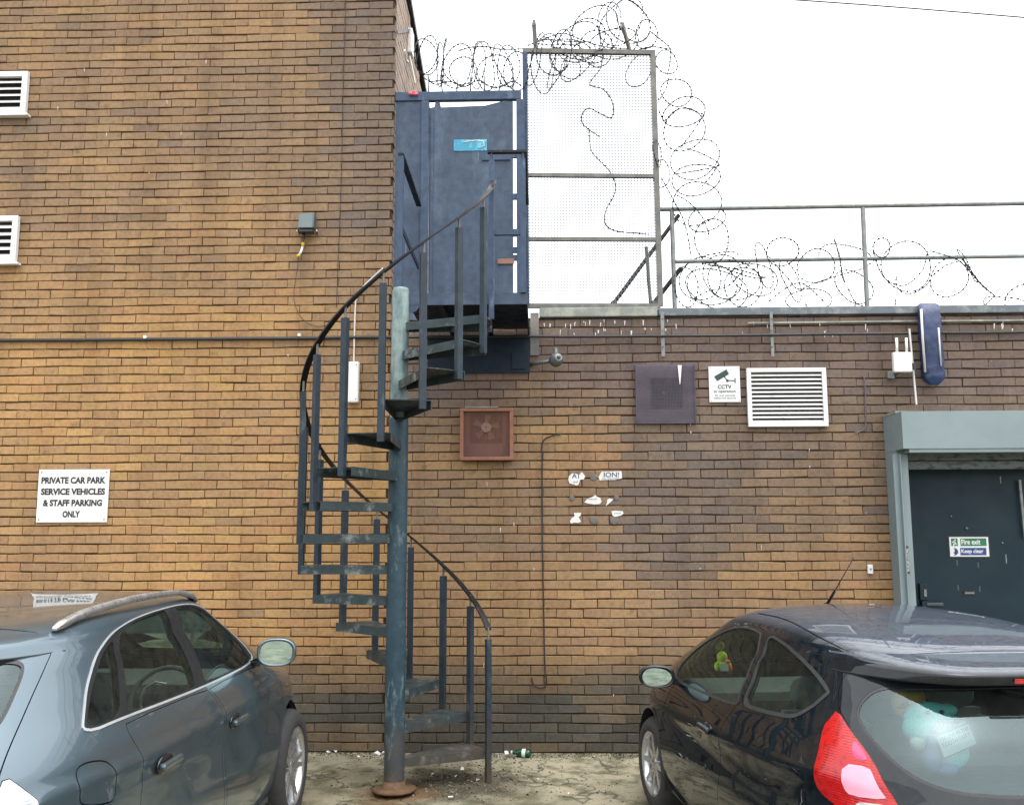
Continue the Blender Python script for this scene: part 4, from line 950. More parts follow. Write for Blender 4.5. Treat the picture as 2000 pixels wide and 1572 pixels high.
# ------------------------------------------------------------------ light and bits on the side wall by the gate
s = thing('security_light', 'white security light on a black arm on the side wall above the gate', 'light', at(800, 90, 0.9))
LMB().box(at(788, 90, .9).x, at(807, 90, .9).x, .82, .98, at(800, 110, .9).z, at(800, 62, .9).z, .015).build('housing', M['white'], s)
LMB().box(at(789, 104, .88).x, at(798, 104, .88).x, .80, .815, at(794, 110, .88).z, at(794, 99, .88).z).build('sensor', M['cam_grey'], s)
LMB().obox(at(773, 63, .08), at(798, 60, .86), .03, .03).build('arm', M['black_steel'], s)
LMB().tube(spline([at(x, y, .85) for x, y in ((800, 110), (804, 130), (808, 150), (811, 165))], 5), .010, 6).build('lead', M['cable_white'], s)
s = thing('conduit_pipe', 'thin white conduit pipe up the side wall behind the gate', 'pipe', at(782, 180, .5)); LMB().tube([at(782, 182, .5), at(781, 130, .5), at(784, 104, .5), at(790, 98, .6), at(793, 118, .7), at(797, 121, .8)], .010, 8).build('pipe', M['white'], s)
s = thing('plastic_tag', 'small pink plastic tag on the gate lintel', 'tag', at(808, 183, .0)); LMB().ball(at(803, 183, .0), .030, .012, .018).ball(at(812, 184, .0), .026, .012, .016).ball(at(808, 180, .0), .02, .012, .014).build('tag', M['pink'], s)
s = thing('overhead_cable', 'single dark overhead cable crossing the white sky at top right', 'cable', at(1660, 20, 7)); LMB().tube([at(1180 + 100 * i, -22 + 100 * i * .0705 - 4 * math.sin(math.pi * i / 9), 7) for i in range(10)], .012, 6).build('line', M['cable_black'], s)

# ------------------------------------------------------------------ litter and grit
p = atz(1017, 1478); s = thing('bottle', 'small green glass bottle lying at the foot of the wall', 'bottle', p, R(-14))
MB().lathe([(0, 0), (.030, 0), (.033, .006), (.033, .085), (.026, .105), (.013, .125), (.012, .150), (.014, .152), (.014, .160), (0, .160)], Matrix.Translation((.08, 0, .033)) @ Matrix.Rotation(R(-90), 4, 'Y'), 20).build('glass', M['bottle'], s)
MB().lathe([(.0336, .035), (.0336, .065)], Matrix.Translation((.08, 0, .033)) @ Matrix.Rotation(R(-90), 4, 'Y'), 20).build('paper_label', M['white'], s)
MB().lathe([(0, .161), (.0145, .161), (.0145, .148)], Matrix.Translation((.08, 0, .033)) @ Matrix.Rotation(R(-90), 4, 'Y'), 12).build('cap', M['white'], s)
spots = [(641, 1472, .03, 'scrap of white litter nearest the silver car wheel by the wall'), (655, 1470, .022, 'white litter flake by the wall near the silver car'), (700, 1478, .018, 'white litter fleck on the concrete left of the stair pole'), (722, 1468, .035, 'crumpled white litter upright against the wall left of the pole'), (737, 1474, .04, 'white paper litter at the wall just left of the pole'), (748, 1472, .025, 'white litter touching the stair pole at the wall'), (800, 1467, .05, 'folded white paper at the wall behind the lowest tread'), (990, 1472, .03, 'white litter scrap beside the green bottle'), (972, 1477, .018, 'white litter fleck left of the green bottle'), (880, 1557, .028, 'white cigarette end in front of the stair'), (890, 1516, .03, 'white cigarette end under the lowest tread'), (903, 1503, .022, 'small white scrap under the lowest tread near the post'), (934, 1526, .022, 'white scrap beside the foot of the stair post'), (845, 1512, .018, 'white fleck under the lowest tread near the pole'), (1050, 1522, .014, 'white fleck on the concrete right of the stair'), (1110, 1550, .012, 'white fleck on open concrete between stair and black car')]
for x, y, r_, lab in spots:
    p = atz(x, y); s = thing('litter_scrap', lab, 'litter', p, rng.uniform(0, 3)); b = MB(); n_ = 6; vs_ = []
    if 'cigarette' in lab: b.cyl((-r_ * .6, 0, .006), (r_ * .6, 0, .006), .005, 8)
    else:
        ang = sorted(rng.uniform(0, 6.28) for _ in range(n_)); top = [(r_ * rng.uniform(.5, 1) * math.cos(a), r_ * rng.uniform(.5, 1) * math.sin(a), rng.uniform(.003, .025 if r_ > .02 else .01)) for a in ang]
        vs_ = top + [(x_, y_, z_ - .003) for x_, y_, z_ in top] + [(0, 0, .018 * r_ / .02)]
        b.add(vs_, [(i, (i + 1) % n_, 2 * n_) for i in range(n_)] + [(n_ + (i + 1) % n_, n_ + i, i, (i + 1) % n_) for i in range(n_)])
    b.build('scrap', M['paper'], s)
gm = MB(); GC = [lin(90, 84, 66), lin(60, 56, 46), lin(150, 144, 124), lin(44, 42, 36), lin(120, 112, 90)]
for i in range(4200):
    q = rng.random()
    if q < .45: x, y = rng.uniform(-2.0, 1.2), -abs(rng.gauss(0, .10)) - .004
    elif q < .80: x, y = rng.gauss(-.60, .35), rng.gauss(-.85, .28)
    else: x, y = rng.uniform(-1.6, .9), rng.uniform(-2.4, 0)
    if y > -.004: continue
    r_ = abs(rng.gauss(0, .004)) + .002; c = rng.choice(GC)
    z = (0.012 * math.sin(2.1 * x + 1.3 * y) * math.sin(1.7 * y) - 0.012) * sm(-.25, -.5, y)
    v = [(x + r_ * rng.uniform(.6, 1.4) * math.cos(a), y + r_ * rng.uniform(.6, 1.4) * math.sin(a), z) for a in (0, 1.57, 3.14, 4.71)] + [(x, y, z + r_ * rng.uniform(.5, 1.1))]
    gm.add(v, [(0, 1, 4), (1, 2, 4), (2, 3, 4), (3, 0, 4)], c)
o = gm.build('grit', vcol_mat('grit_stone', .9), fixn=False); tag(o, 'grit and dirt along the foot of the wall and round the stair', 'grit', kind='stuff')
# ------------------------------------------------------------------ cars: body surfaces
def pchip(xs, ys):
    xs=np.array(xs,float); ys=np.array(ys,float); h=np.diff(xs); d=np.diff(ys)/h
    m=np.zeros(len(xs)); m[0]=d[0]; m[-1]=d[-1]
    for i in range(1,len(xs)-1):
        if d[i-1]*d[i]>0:
            w1=2*h[i]+h[i-1]; w2=h[i]+2*h[i-1]; m[i]=(w1+w2)/(w1/d[i-1]+w2/d[i])
    def f(x):
        x=np.clip(np.asarray(x,float),xs[0],xs[-1]); i=np.clip(np.searchsorted(xs,x,side='right')-1,0,len(xs)-2)
        t=(x-xs[i])/h[i]; t2=t*t; t3=t2*t
        return (2*t3-3*t2+1)*ys[i]+(t3-2*t2+t)*h[i]*m[i]+(-2*t3+3*t2)*ys[i+1]+(t3-t2)*h[i]*m[i+1]
    return f
class Surf:
    # rows: z, half width, rear u, front u, u of max width, rear exponent, front exponent
    def __init__(s, rows, bump=None, ref_v=0.35):
        R=np.array(rows,float); d=np.diff(R,axis=0)
        ch=np.sqrt(d[:,0]**2+d[:,1]**2+(0.55*d[:,2])**2+(0.10*d[:,3])**2)
        v=np.concatenate([[0],np.cumsum(ch)]); s.VL=v[-1]; v/=v[-1]
        s.f=[pchip(v,R[:,k]) for k in range(7)]; s.v=v; s.bump=bump; s.zmax=R[-1,0]; s.zmin=R[0,0]
        th=np.linspace(0,math.pi,4001); u,y,z=s.raw(th,np.full(th.shape,ref_v))
        al=np.concatenate([[0],np.cumsum(np.hypot(np.diff(u),np.diff(y)))]); s.SL=al[-1]
        s.sig=al/al[-1]; s.th=th
    def raw(s,th,v):
        z,w,ur,uf,um,pr,pf=[f(v) for f in s.f]
        th=np.clip(th,0,math.pi); c=np.cos(th); sn=np.sin(th); rear=c>=0
        p=np.where(rear,pr,pf); ac=np.abs(c)+1e-12; sn=np.abs(sn)+1e-12
        r=(ac**p+sn**p)**(-1/p)
        u=np.where(rear,um-(um-ur)*ac*r,um+(uf-um)*ac*r); y=w*sn*r
        return u,y,z
    def pt(s,sig,v):
        th=np.interp(sig,s.sig,s.th); u,y,z=s.raw(th,np.asarray(v,float))
        if s.bump is not None: y=y+s.bump(u,y,z)*np.clip(np.sin(th)*1.6,0,1)
        return np.stack([u,y,z],-1)
    def nrm(s,sig,v):
        e=2e-3; sig=np.asarray(sig,float); v=np.asarray(v,float)
        a=s.pt(np.clip(sig+e,0,1),v)-s.pt(np.clip(sig-e,0,1),v)
        v1=np.clip(v+e,0,1); v0=np.clip(v-e,0,1)
        b=s.pt(sig,v1)-s.pt(sig,v0); n=np.cross(b,a); l=np.linalg.norm(n,axis=-1,keepdims=True)
        n=np.where(l>1e-12,n/np.maximum(l,1e-12),np.array([0,0,1.0]))
        return n
    def v_of_z(s,z):
        a,b=0.0,1.0
        for _ in range(40):
            m=(a+b)/2
            if s.f[0](m)<z: a=m
            else: b=m
        return (a+b)/2
    def S(s,u,z):
        v=s.v_of_z(z); a,b=0.0,math.pi
        for _ in range(40):
            m=(a+b)/2
            if s.raw(np.array(m),np.array(v))[0]<u: a=m
            else: b=m
        return float(np.interp((a+b)/2,s.th,s.sig)),v
    def Rr(s,y,z):
        v=s.v_of_z(z); a,b=0.0,math.pi/2
        for _ in range(40):
            m=(a+b)/2
            if s.raw(np.array(m),np.array(v))[1]<y: a=m
            else: b=m
        return float(np.interp((a+b)/2,s.th,s.sig)),v
# rows: z, w, ur, uf, um, pr, pf
FIESTA=[
(0.20,0.780,-2.95,0.70,-1.2,5.0,4.0),
(0.30,0.825,-3.02,0.80,-1.2,5.0,4.0),
(0.45,0.850,-3.06,0.83,-1.2,4.6,3.8),
(0.60,0.858,-3.06,0.82,-1.2,4.3,3.6),
(0.72,0.855,-3.02,0.74,-1.2,4.2,3.5),
(0.82,0.843,-2.97,0.55,-1.25,4.0,3.6),
(0.92,0.817,-2.93,0.22,-1.3,3.9,3.8),
(1.00,0.780,-2.88,0.00,-1.35,3.7,4.2),
(1.08,0.738,-2.81,-0.20,-1.45,3.6,4.4),
(1.15,0.700,-2.75,-0.38,-1.5,3.6,4.4),
(1.200,0.673,-2.70,-0.505,-1.55,3.6,4.4),
(1.240,0.653,-2.662,-0.605,-1.55,3.65,4.4),
(1.266,0.640,-2.63,-0.67,-1.55,3.7,4.3),
(1.290,0.625,-2.58,-0.73,-1.55,3.8,4.3),
(1.315,0.600,-2.49,-0.80,-1.55,3.9,4.2),
(1.340,0.560,-2.37,-0.88,-1.55,4.0,4.0),
(1.362,0.505,-2.22,-0.96,-1.55,3.8,3.8),
(1.382,0.430,-2.05,-1.06,-1.55,3.4,3.4),
(1.396,0.335,-1.90,-1.16,-1.55,3.0,3.0),
(1.406,0.205,-1.75,-1.28,-1.52,2.6,2.6),
(1.411,0.001,-1.56,-1.45,-1.50,2.2,2.2)]
AUDI=[
(0.22,0.810,-3.28,0.72,-1.2,5.0,4.0),
(0.32,0.860,-3.38,0.84,-1.2,5.0,4.0),
(0.48,0.890,-3.43,0.88,-1.2,4.6,3.8),
(0.64,0.900,-3.42,0.87,-1.2,4.4,3.6),
(0.80,0.895,-3.37,0.78,-1.2,4.3,3.6),
(0.90,0.880,-3.32,0.60,-1.25,4.2,3.7),
(0.98,0.862,-3.28,0.20,-1.3,4.2,4.0),
(1.05,0.835,-3.23,-0.08,-1.35,4.1,4.6),
(1.15,0.785,-3.13,-0.30,-1.4,4.0,5.0),
(1.25,0.732,-3.02,-0.52,-1.5,4.0,5.2),
(1.33,0.692,-2.92,-0.69,-1.6,4.05,5.4),
(1.365,0.674,-2.875,-0.76,-1.6,4.1,5.4),
(1.390,0.662,-2.84,-0.81,-1.6,4.2,5.4),
(1.410,0.650,-2.79,-0.85,-1.6,4.3,5.4),
(1.430,0.634,-2.72,-0.895,-1.6,4.4,5.3),
(1.450,0.608,-2.60,-0.94,-1.6,4.45,5.2),
(1.468,0.565,-2.36,-1.00,-1.6,4.4,5.0),
(1.484,0.490,-2.12,-1.08,-1.6,4.0,4.4),
(1.498,0.370,-1.90,-1.18,-1.58,3.4,3.6),
(1.508,0.220,-1.75,-1.30,-1.55,2.7,2.7),
(1.512,0.001,-1.62,-1.48,-1.55,2.2,2.2)]
def chaikin(p, it=2):
    for _ in range(it):
        q = []; n_ = len(p)
        for i in range(n_):
            a, b = p[i], p[(i + 1) % n_]
            fixed_a = a[0] <= 1e-6 or a[0] >= 1 - 1e-6 or len(a) > 2; fixed_b = b[0] <= 1e-6 or b[0] >= 1 - 1e-6 or len(b) > 2
            if fixed_a: q.append(a)
            else: q.append((a[0] * .75 + b[0] * .25, a[1] * .75 + b[1] * .25))
            if not fixed_b: q.append((a[0] * .25 + b[0] * .75, a[1] * .25 + b[1] * .75))
        p = q
    return [x[:2] for x in p]
def to_metric(S, p): return [(a * S.SL, b * S.VL) for a, b in p]
def area2(p): return sum(p[i][0] * p[(i + 1) % len(p)][1] - p[(i + 1) % len(p)][0] * p[i][1] for i in range(len(p)))
def inset(S, p, d):
    sg = 1 if area2(p) > 0 else -1; n_ = len(p); res = []
    for i in range(n_):
        a, b, c = p[i - 1], p[i], p[(i + 1) % n_]
        if b[0] <= 1e-5 or b[0] >= S.SL - 1e-5:
            o_ = c if (a[0] <= 1e-5 or a[0] >= S.SL - 1e-5) else a
            res.append((b[0], b[1] + (d if sum(q[1] for q in p) / n_ > b[1] else -d))); continue
        def nm(s_, e):
            dx, dy = e[0] - s_[0], e[1] - s_[1]; l = math.hypot(dx, dy) or 1e-9; return (-dy / l * sg, dx / l * sg)
        n1, n2 = nm(a, b), nm(b, c); bx, by = n1[0] + n2[0], n1[1] + n2[1]; l = math.hypot(bx, by) or 1e-9; bx /= l; by /= l
        k = d / max(0.5, bx * n1[0] + by * n1[1]); res.append((b[0] + bx * k, b[1] + by * k))
    return res
def densify(p, h):
    q = []
    for i in range(len(p)):
        a, b = p[i], p[(i + 1) % len(p)]; n_ = max(1, int(math.ceil(math.hypot(b[0] - a[0], b[1] - a[1]) / h)))
        for k in range(n_): q.append((a[0] + (b[0] - a[0]) * k / n_, a[1] + (b[1] - a[1]) * k / n_))
    return q
def inside(P_, poly):
    x, y = P_[:, 0], P_[:, 1]; r_ = np.zeros(len(P_), bool); n_ = len(poly)
    for i in range(n_):
        x1, y1 = poly[i]; x2, y2 = poly[(i + 1) % n_]
        if y1 == y2: continue
        c = ((y1 > y) != (y2 > y)) & (x < (x2 - x1) * (y - y1) / (y2 - y1) + x1); r_ ^= c
    return r_
class Shell:
    """one half of a car body as a triangulated parametric surface, cut exactly along panel outlines"""
    def __init__(s, S, regions, cuts, h=0.040):
        s.S = S; s.reg = regions; polys = []
        for r_ in regions:
            p = to_metric(S, chaikin(r_['poly'], r_.get('smooth', 2)))
            r_['out'] = densify(p, 0.025); polys.append(r_['out'])
            if r_.get('gap', 0) > 0: r_['inn'] = densify(inset(S, p, r_['gap']), 0.025); polys.append(r_['inn'])
            else: r_['inn'] = r_['out']
        s.cuts = [densify(to_metric(S, c), 0.03) for c in cuts]; polys += s.cuts
        vs_, es = [], []
        for p in polys:
            o_ = len(vs_); vs_ += [(min(max(a, 0), S.SL), min(max(b, 0), S.VL)) for a, b in p]; es += [(o_ + i, o_ + (i + 1) % len(p)) for i in range(len(p))]
        pv = np.array(vs_); na, nb = int(S.SL / h), int(S.VL / h)
        ga, gb = np.meshgrid(np.linspace(0, S.SL, na + 1), np.linspace(0, S.VL, nb + 1)); G = np.stack([ga.ravel(), gb.ravel()], -1)
        keep = np.ones(len(G), bool)
        for k in range(0, len(G), 2000):
            d = np.sqrt(((G[k:k + 2000, None, :] - pv[None]) ** 2).sum(-1)).min(1); keep[k:k + 2000] = d > 0.016
        edge = (G[:, 0] < 1e-9) | (G[:, 0] > S.SL - 1e-9) | (G[:, 1] < 1e-9) | (G[:, 1] > S.VL - 1e-9)
        corner = ((G[:, 0] < 1e-9) | (G[:, 0] > S.SL - 1e-9)) & ((G[:, 1] < 1e-9) | (G[:, 1] > S.VL - 1e-9))
        G = G[keep | corner]
        allv = [Vector(p) for p in vs_] + [Vector(p) for p in G]
        r_ = delaunay_2d_cdt(allv, es, [], 0, 1e-5)
        s.P = np.array([(v.x, v.y) for v in r_[0]]); s.T = np.array([list(f) for f in r_[2] if len(f) == 3])
        cen = s.P[s.T].mean(1); s.lab = np.full(len(s.T), 'body', dtype=object)
        for r__ in regions:
            io = inside(cen, r__['out']); ii = inside(cen, r__['inn'])
            s.lab[io] = r__['name'] + '~'; s.lab[ii] = r__['name']
        for c in s.cuts: s.lab[inside(cen, c)] = 'CUT'
        sg, v = s.P[:, 0] / S.SL, s.P[:, 1] / S.VL
        s.X = S.pt(sg, v); s.N = S.nrm(sg, v)
        t = s.X[s.T]; fn = np.cross(t[:, 1] - t[:, 0], t[:, 2] - t[:, 0]); flip = (fn * s.N[s.T].mean(1)).sum(1) < 0
        s.T[flip] = s.T[flip][:, ::-1]
    def part(s, labels, name, mt, parent, sides=(1, -1), off=0.0, skirt=0.02, flipn=False, shade=True):
        sel = np.isin(s.lab, labels); T = s.T[sel]
        if len(T) == 0: return None
        V, Nn, F_ = [], [], []
        for sd_ in sides:
            used, inv = np.unique(T, return_inverse=True); inv = inv.reshape(T.shape); mul = np.array([1, sd_, 1.0])
            X = (s.X[used] + s.N[used] * off) * mul; Nv = s.N[used] * mul; base = sum(len(a) for a in V)
            f = inv if sd_ == 1 else inv[:, ::-1]
            if flipn: f = f[:, ::-1]; Nv = -Nv
            V.append(X); Nn.append(Nv); F_ += [tuple(int(i) + base for i in q) for q in f]
            if skirt:
                cnt = {}
                for a, b, c in inv.tolist():
                    for e in ((a, b), (b, c), (c, a)): cnt[tuple(sorted(e))] = cnt.get(tuple(sorted(e)), []) + [e]
                sv, sn, sf = [], [], []; b2 = base + len(X); PU = s.P[used]
                for k, es in cnt.items():
                    if len(es) != 1: continue
                    a, b = es[0]
                    if (PU[a][0] < 1e-5 and PU[b][0] < 1e-5) or (PU[a][0] > s.S.SL - 1e-5 and PU[b][0] > s.S.SL - 1e-5) or (PU[a][1] > s.S.VL - 1e-5 and PU[b][1] > s.S.VL - 1e-5): continue
                    pa, pb = X[a], X[b]; na_, nb_ = Nv[a], Nv[b]; k_ = len(sv) + b2
                    sv += [pa, pb, pb - nb_ * skirt, pa - na_ * skirt]; en = np.cross(pb - pa, na_) * sd_; en = en / (np.linalg.norm(en) + 1e-12); sn += [en] * 4
                    sf.append((k_, k_ + 3, k_ + 2, k_ + 1) if sd_ == 1 else (k_, k_ + 1, k_ + 2, k_ + 3))
                if sv: V.append(np.array(sv)); Nn.append(np.array(sn)); F_ += sf
        V = np.concatenate(V); Nn = np.concatenate(Nn)
        me = bpy.data.meshes.new(name); me.from_pydata(V.tolist(), [], F_); me.polygons.foreach_set('use_smooth', [True] * len(F_))
        me.materials.append(mt); me.update()
        me.normals_split_custom_set_from_vertices(Nn.tolist())
        return link(bpy.data.objects.new(name, me), parent)

def paint(name, base, metal=0.0, rough=0.35, flake=0.0, wet=0.0, coat=1.0, spec=.5):
    mt, t, b = nodes(name); p = pos(t)
    c = mix(t, ramp(t, noise(t, p, 1.1, 3), [(0.3, 0.0), (0.7, 1.0)]), base, tuple(x * 0.86 for x in base))
    grime = ramp(t, noise(t, p, 23, 6, 0.7), [(0.45, 0.0), (0.8, 1.0)])
    c = mix(t, mth(t, 'MULTIPLY', grime, 0.10), c, lin(120, 116, 104)); rg = rough
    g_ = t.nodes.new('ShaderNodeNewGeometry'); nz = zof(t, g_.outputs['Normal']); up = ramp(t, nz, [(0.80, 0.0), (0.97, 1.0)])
    if wet:     # film of rain spots and dust lying on level panels
        vo = t.nodes.new('ShaderNodeTexVoronoi'); vo.inputs['Scale'].default_value = 130; t.links.new(p, vo.inputs['Vector'])
        dr_ = ramp(t, vo.outputs['Distance'], [(0.10, 1.0), (0.22, 0.0)]); pat = ramp(t, noise(t, p, 9, 5), [(0.42, 0.0), (0.6, 1.0)])
        sp_ = mth(t, 'MULTIPLY', mth(t, 'MULTIPLY', dr_, pat), up)
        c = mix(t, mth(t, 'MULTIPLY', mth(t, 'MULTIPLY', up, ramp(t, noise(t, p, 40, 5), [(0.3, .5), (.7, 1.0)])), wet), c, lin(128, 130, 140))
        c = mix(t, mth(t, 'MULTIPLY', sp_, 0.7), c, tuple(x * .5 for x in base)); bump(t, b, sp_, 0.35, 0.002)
    t.links.new(c, b.inputs['Base Color']); b.inputs['Metallic'].default_value = metal; b.inputs['Roughness'].default_value = rough
    b.inputs['Coat Weight'].default_value = coat; b.inputs['Specular IOR Level'].default_value = spec
    t.links.new(ramp(t, noise(t, p, 14, 5), [(0.35, 0.015), (0.75, 0.05)]), b.inputs['Coat Roughness']); b.inputs['Coat IOR'].default_value = 1.42; b.inputs['Coat Tint'].default_value = (.86, .95, 1, 1); return mt
def glass_mat(name, tint, boost=0.0, dirt=0.05, ior=1.5, refl=(.70, .88, .92)):
    mt = bpy.data.materials.new(name); mt.use_nodes = True; t = mt.node_tree; t.nodes.clear(); p = pos(t)
    o = t.nodes.new('ShaderNodeOutputMaterial'); tr = t.nodes.new('ShaderNodeBsdfTransparent'); tr.inputs[0].default_value = (*tint, 1)
    gl = t.nodes.new('ShaderNodeBsdfGlossy'); gl.inputs['Roughness'].default_value = 0.015; gl.inputs['Color'].default_value = (*refl, 1)
    fr = t.nodes.new('ShaderNodeFresnel'); fr.inputs[0].default_value = ior; mx = t.nodes.new('ShaderNodeMixShader')
    f = mth(t, 'ADD', fr.outputs[0], boost); t.links.new(f, mx.inputs[0]); t.links.new(tr.outputs[0], mx.inputs[1]); t.links.new(gl.outputs[0], mx.inputs[2])
    df = t.nodes.new('ShaderNodeBsdfDiffuse'); df.inputs[0].default_value = (.28, .30, .28, 1); m2 = t.nodes.new('ShaderNodeMixShader')
    t.links.new(mth(t, 'MULTIPLY', ramp(t, noise(t, p, 16, 6, .7), [(.35, .25), (.8, 1.0)]), dirt), m2.inputs[0]); t.links.new(mx.outputs[0], m2.inputs[1]); t.links.new(df.outputs[0], m2.inputs[2])
    t.links.new(m2.outputs[0], o.inputs[0]); return mt
M['rubber'] = mat('black_rubber', (0.012, 0.012, 0.013), 0.55)
M['gloss_black'] = mat('gloss_black_trim', (0.010, 0.010, 0.012), 0.12, rvar=.04)
M['trim_grey'] = mat('grey_window_rubber', lin(48, 54, 56), 0.5)
M['chrome'] = mat('satin_chrome', (0.36, 0.385, 0.395), 0.40, 0.4, rvar=.06)
M['pillar'] = mat('matt_black_pillar', (0.008, 0.009, 0.010), 0.5, spec=.25)
M['alloy'] = mat('alloy_wheel', (0.52, 0.53, 0.54), 0.3, 0.85)
M['tyre'] = mat('tyre_rubber', (0.020, 0.020, 0.021), 0.85, bmp=.2)
M['cloth'] = mat('dark_car_cloth', (0.040, 0.044, 0.046), 0.9)
M['cloth_grey'] = mat('grey_car_cloth', (0.10, 0.106, 0.106), 0.9)
M['mirror'] = mat('mirror_glass', (0.42, 0.55, 0.56), 0.02, 1.0, rvar=0.0)
M['brake_dark'] = mat('brake_iron', (0.05, 0.05, 0.05), 0.6, .5)
M['win'] = glass_mat('tinted_window', (0.72, 0.86, 0.78), -0.012, 0.05, 1.40, (.50, .66, .64))
M['win_rear'] = glass_mat('rear_window', (0.42, 0.54, 0.52), 0.03, 0.06)
M['red_lens'] = mat('red_lens', (0.33, 0.004, 0.005), 0.12, 0, (0.20, .003, .004), 42, (.5, .62), rvar=.05, coat=.3)
M['pink_lens'] = mat('pale_pink_lens', (0.66, .30, .40), 0.2, coat=.4); M['mag_lens'] = mat('magenta_lens', lin(214, 20, 110), 0.15, coat=1.0); M['clear_lens'] = mat('clear_lens', (0.4, 0.41, .42), 0.15, .3, coat=1.0)

def lens_ribs(mt, sc=95.0):
    t_ = mt.node_tree; b_ = next(n for n in t_.nodes if n.type == 'BSDF_PRINCIPLED'); w_ = t_.nodes.new('ShaderNodeTexWave'); w_.bands_direction = 'Z'
    w_.inputs['Scale'].default_value = sc; w_.inputs['Distortion'].default_value = 1.0; t_.links.new(pos(t_), w_.inputs['Vector']); bump(t_, b_, w_.outputs['Fac'], 0.16, 0.003)
lens_ribs(M['red_lens'], 34.0); lens_ribs(M['clear_lens'], 30.0)
def wheel(parent, u, y, z, rad, rimr, wid, n_sp, twin, out=1, steer=0.0):
    """tyre (the part) with rim and hub as sub-parts; outer face towards y * out"""
    Mx = Matrix.Translation((u, y, z)) @ Matrix.Rotation(steer, 4, 'Z') @ Matrix.Rotation(-R(90) * out, 4, 'X'); h = wid / 2
    prof = [(rimr - .01, -h + .01), (rimr + .012, -h), (rad - .03, -h + .004), (rad - .008, -h + .03), (rad, -h + .05), (rad, h - .05), (rad - .008, h - .03), (rad - .03, h - .004), (rimr + .012, h), (rimr - .004, h - .008), (rimr - .01, h - .02)]
    o_ = MB().lathe(prof, Mx, 56).build('wheel', M['tyre'], parent)
    MB().lathe([(rimr - .004, h - .006), (rimr - .012, h - .010), (rimr - .022, h - .020), (rimr - .03, h - .05), (rimr - .035, -h + .03)], Mx, 48).build('rim', M['alloy'], o_)
    MB().cyl(Mx @ Vector((0, 0, -.04)), Mx @ Vector((0, 0, -.02)), rimr * .72, 32).build('brake_disc', M['brake_dark'], o_)
    MB().cyl(Mx @ Vector((0, 0, -h + .03)), Mx @ Vector((0, 0, -h + .04)), rimr - .034, 32).build('back_plate', M['dark_void'], o_)
    sp_ = MB()
    for i in range(n_sp):
        a = 2 * math.pi * i / n_sp
        for d in ((-.13, .13) if twin else (0,)):
            w0, w1 = (.020, .013) if twin else (.022, .015)
            def rp(r_, t_, z_): return Mx @ Vector((r_ * math.cos(a) - t_ * math.sin(a), r_ * math.sin(a) + t_ * math.cos(a), z_))
            r0, r1 = .045, rimr - .016; o0, o1 = d * .10, d * .42 * (rimr / .24) * .6
            v = [rp(r0, o0 - w0, h - .030), rp(r0, o0 + w0, h - .030), rp(r1, o1 + w1, h - .016), rp(r1, o1 - w1, h - .016), rp(r0, o0 - w0, h - .065), rp(r0, o0 + w0, h - .065), rp(r1, o1 + w1, h - .055), rp(r1, o1 - w1, h - .055)]
            rm_, om = (r0 + r1) / 2, (o0 + o1) / 2
            sp_.add(v, [(0, 1, 2, 3), (7, 6, 5, 4), (0, 4, 5, 1), (1, 5, 6, 2), (2, 6, 7, 3), (3, 7, 4, 0)])
    sp_.build('spokes', M['alloy'], o_)
    MB().lathe([(0, h - .020), (.028, h - .021), (.034, h - .026), (.06, h - .034), (.06, h - .06)], Mx, 24).build('hub_cap', M['alloy'], o_)
    return o_
def seat(parent, u, y, w, mt, back_top=0.98, hr=True, base_z=.42):
    b = MB().box(u - .05, u + .46, y - w / 2, y + w / 2, base_z - .12, base_z + .06, .04); b.build('seat_base', mt, parent)
    b = MB(); bm = bmesh.new(); bmesh.ops.create_cube(bm, size=1.0)
    for q in bm.verts: q.co = Vector((q.co.x * .15 - q.co.z * .16 + u - .06, q.co.y * w * (1.0 if q.co.z < 0 else .84) + y, (back_top + base_z) / 2 + q.co.z * (back_top - base_z)))
    bmesh.ops.bevel(bm, geom=bm.edges[:], offset=.05, segments=3, affect='EDGES'); b.bm(bm, smooth=True).build('seat_back', mt, parent)
    if hr: MB().ball((u - .16, y, back_top + .085), .055, .125, .085, 16, 10, pw=.75).cyl((u - .15, y - .05, back_top - .03), (u - .155, y - .05, back_top + .05), .006, 6).cyl((u - .15, y + .05, back_top - .03), (u - .155, y + .05, back_top + .05), .006, 6).build('headrest', mt, parent)
def mirror_cup(mb, c, hy, hz, rot):
    """door mirror shell: rim round the glass, domed towards the front"""
    Mx = Matrix.Translation(Vector(c) + Vector((.012, 0, 0))) @ Matrix.Rotation(rot, 4, 'Z'); n_ = 30; vs_ = []; fs = []
    pr = [(-.046, .80), (-.056, .90), (-.054, .98), (-.030, 1.02), (.005, 1.0), (.040, .90), (.068, .70), (.085, .42), (.090, .02)]
    for x, k in pr:
        for i in range(n_):
            a = 2 * math.pi * i / n_; ca, sa = math.cos(a), math.sin(a)
            vs_.append(Mx @ Vector((x, math.copysign(abs(ca) ** .78, ca) * hy * k, math.copysign(abs(sa) ** .80, sa) * hz * k)))
    for i in range(len(pr) - 1):
        for j in range(n_): fs.append((i * n_ + j, i * n_ + (j + 1) % n_, (i + 1) * n_ + (j + 1) % n_, (i + 1) * n_ + j))
    mb.add(vs_, fs, None, True); return mb
def torus(mb, c, ax, R1, r1, n1=28, n2=8):
    Mx = Matrix.Translation(c) @ Vector(ax).to_track_quat('Z', 'Y').to_matrix().to_4x4()
    mb.tube([Mx @ Vector((R1 * math.cos(2 * math.pi * i / n1), R1 * math.sin(2 * math.pi * i / n1), 0)) for i in range(n1)], r1, n2, close=True); return mb
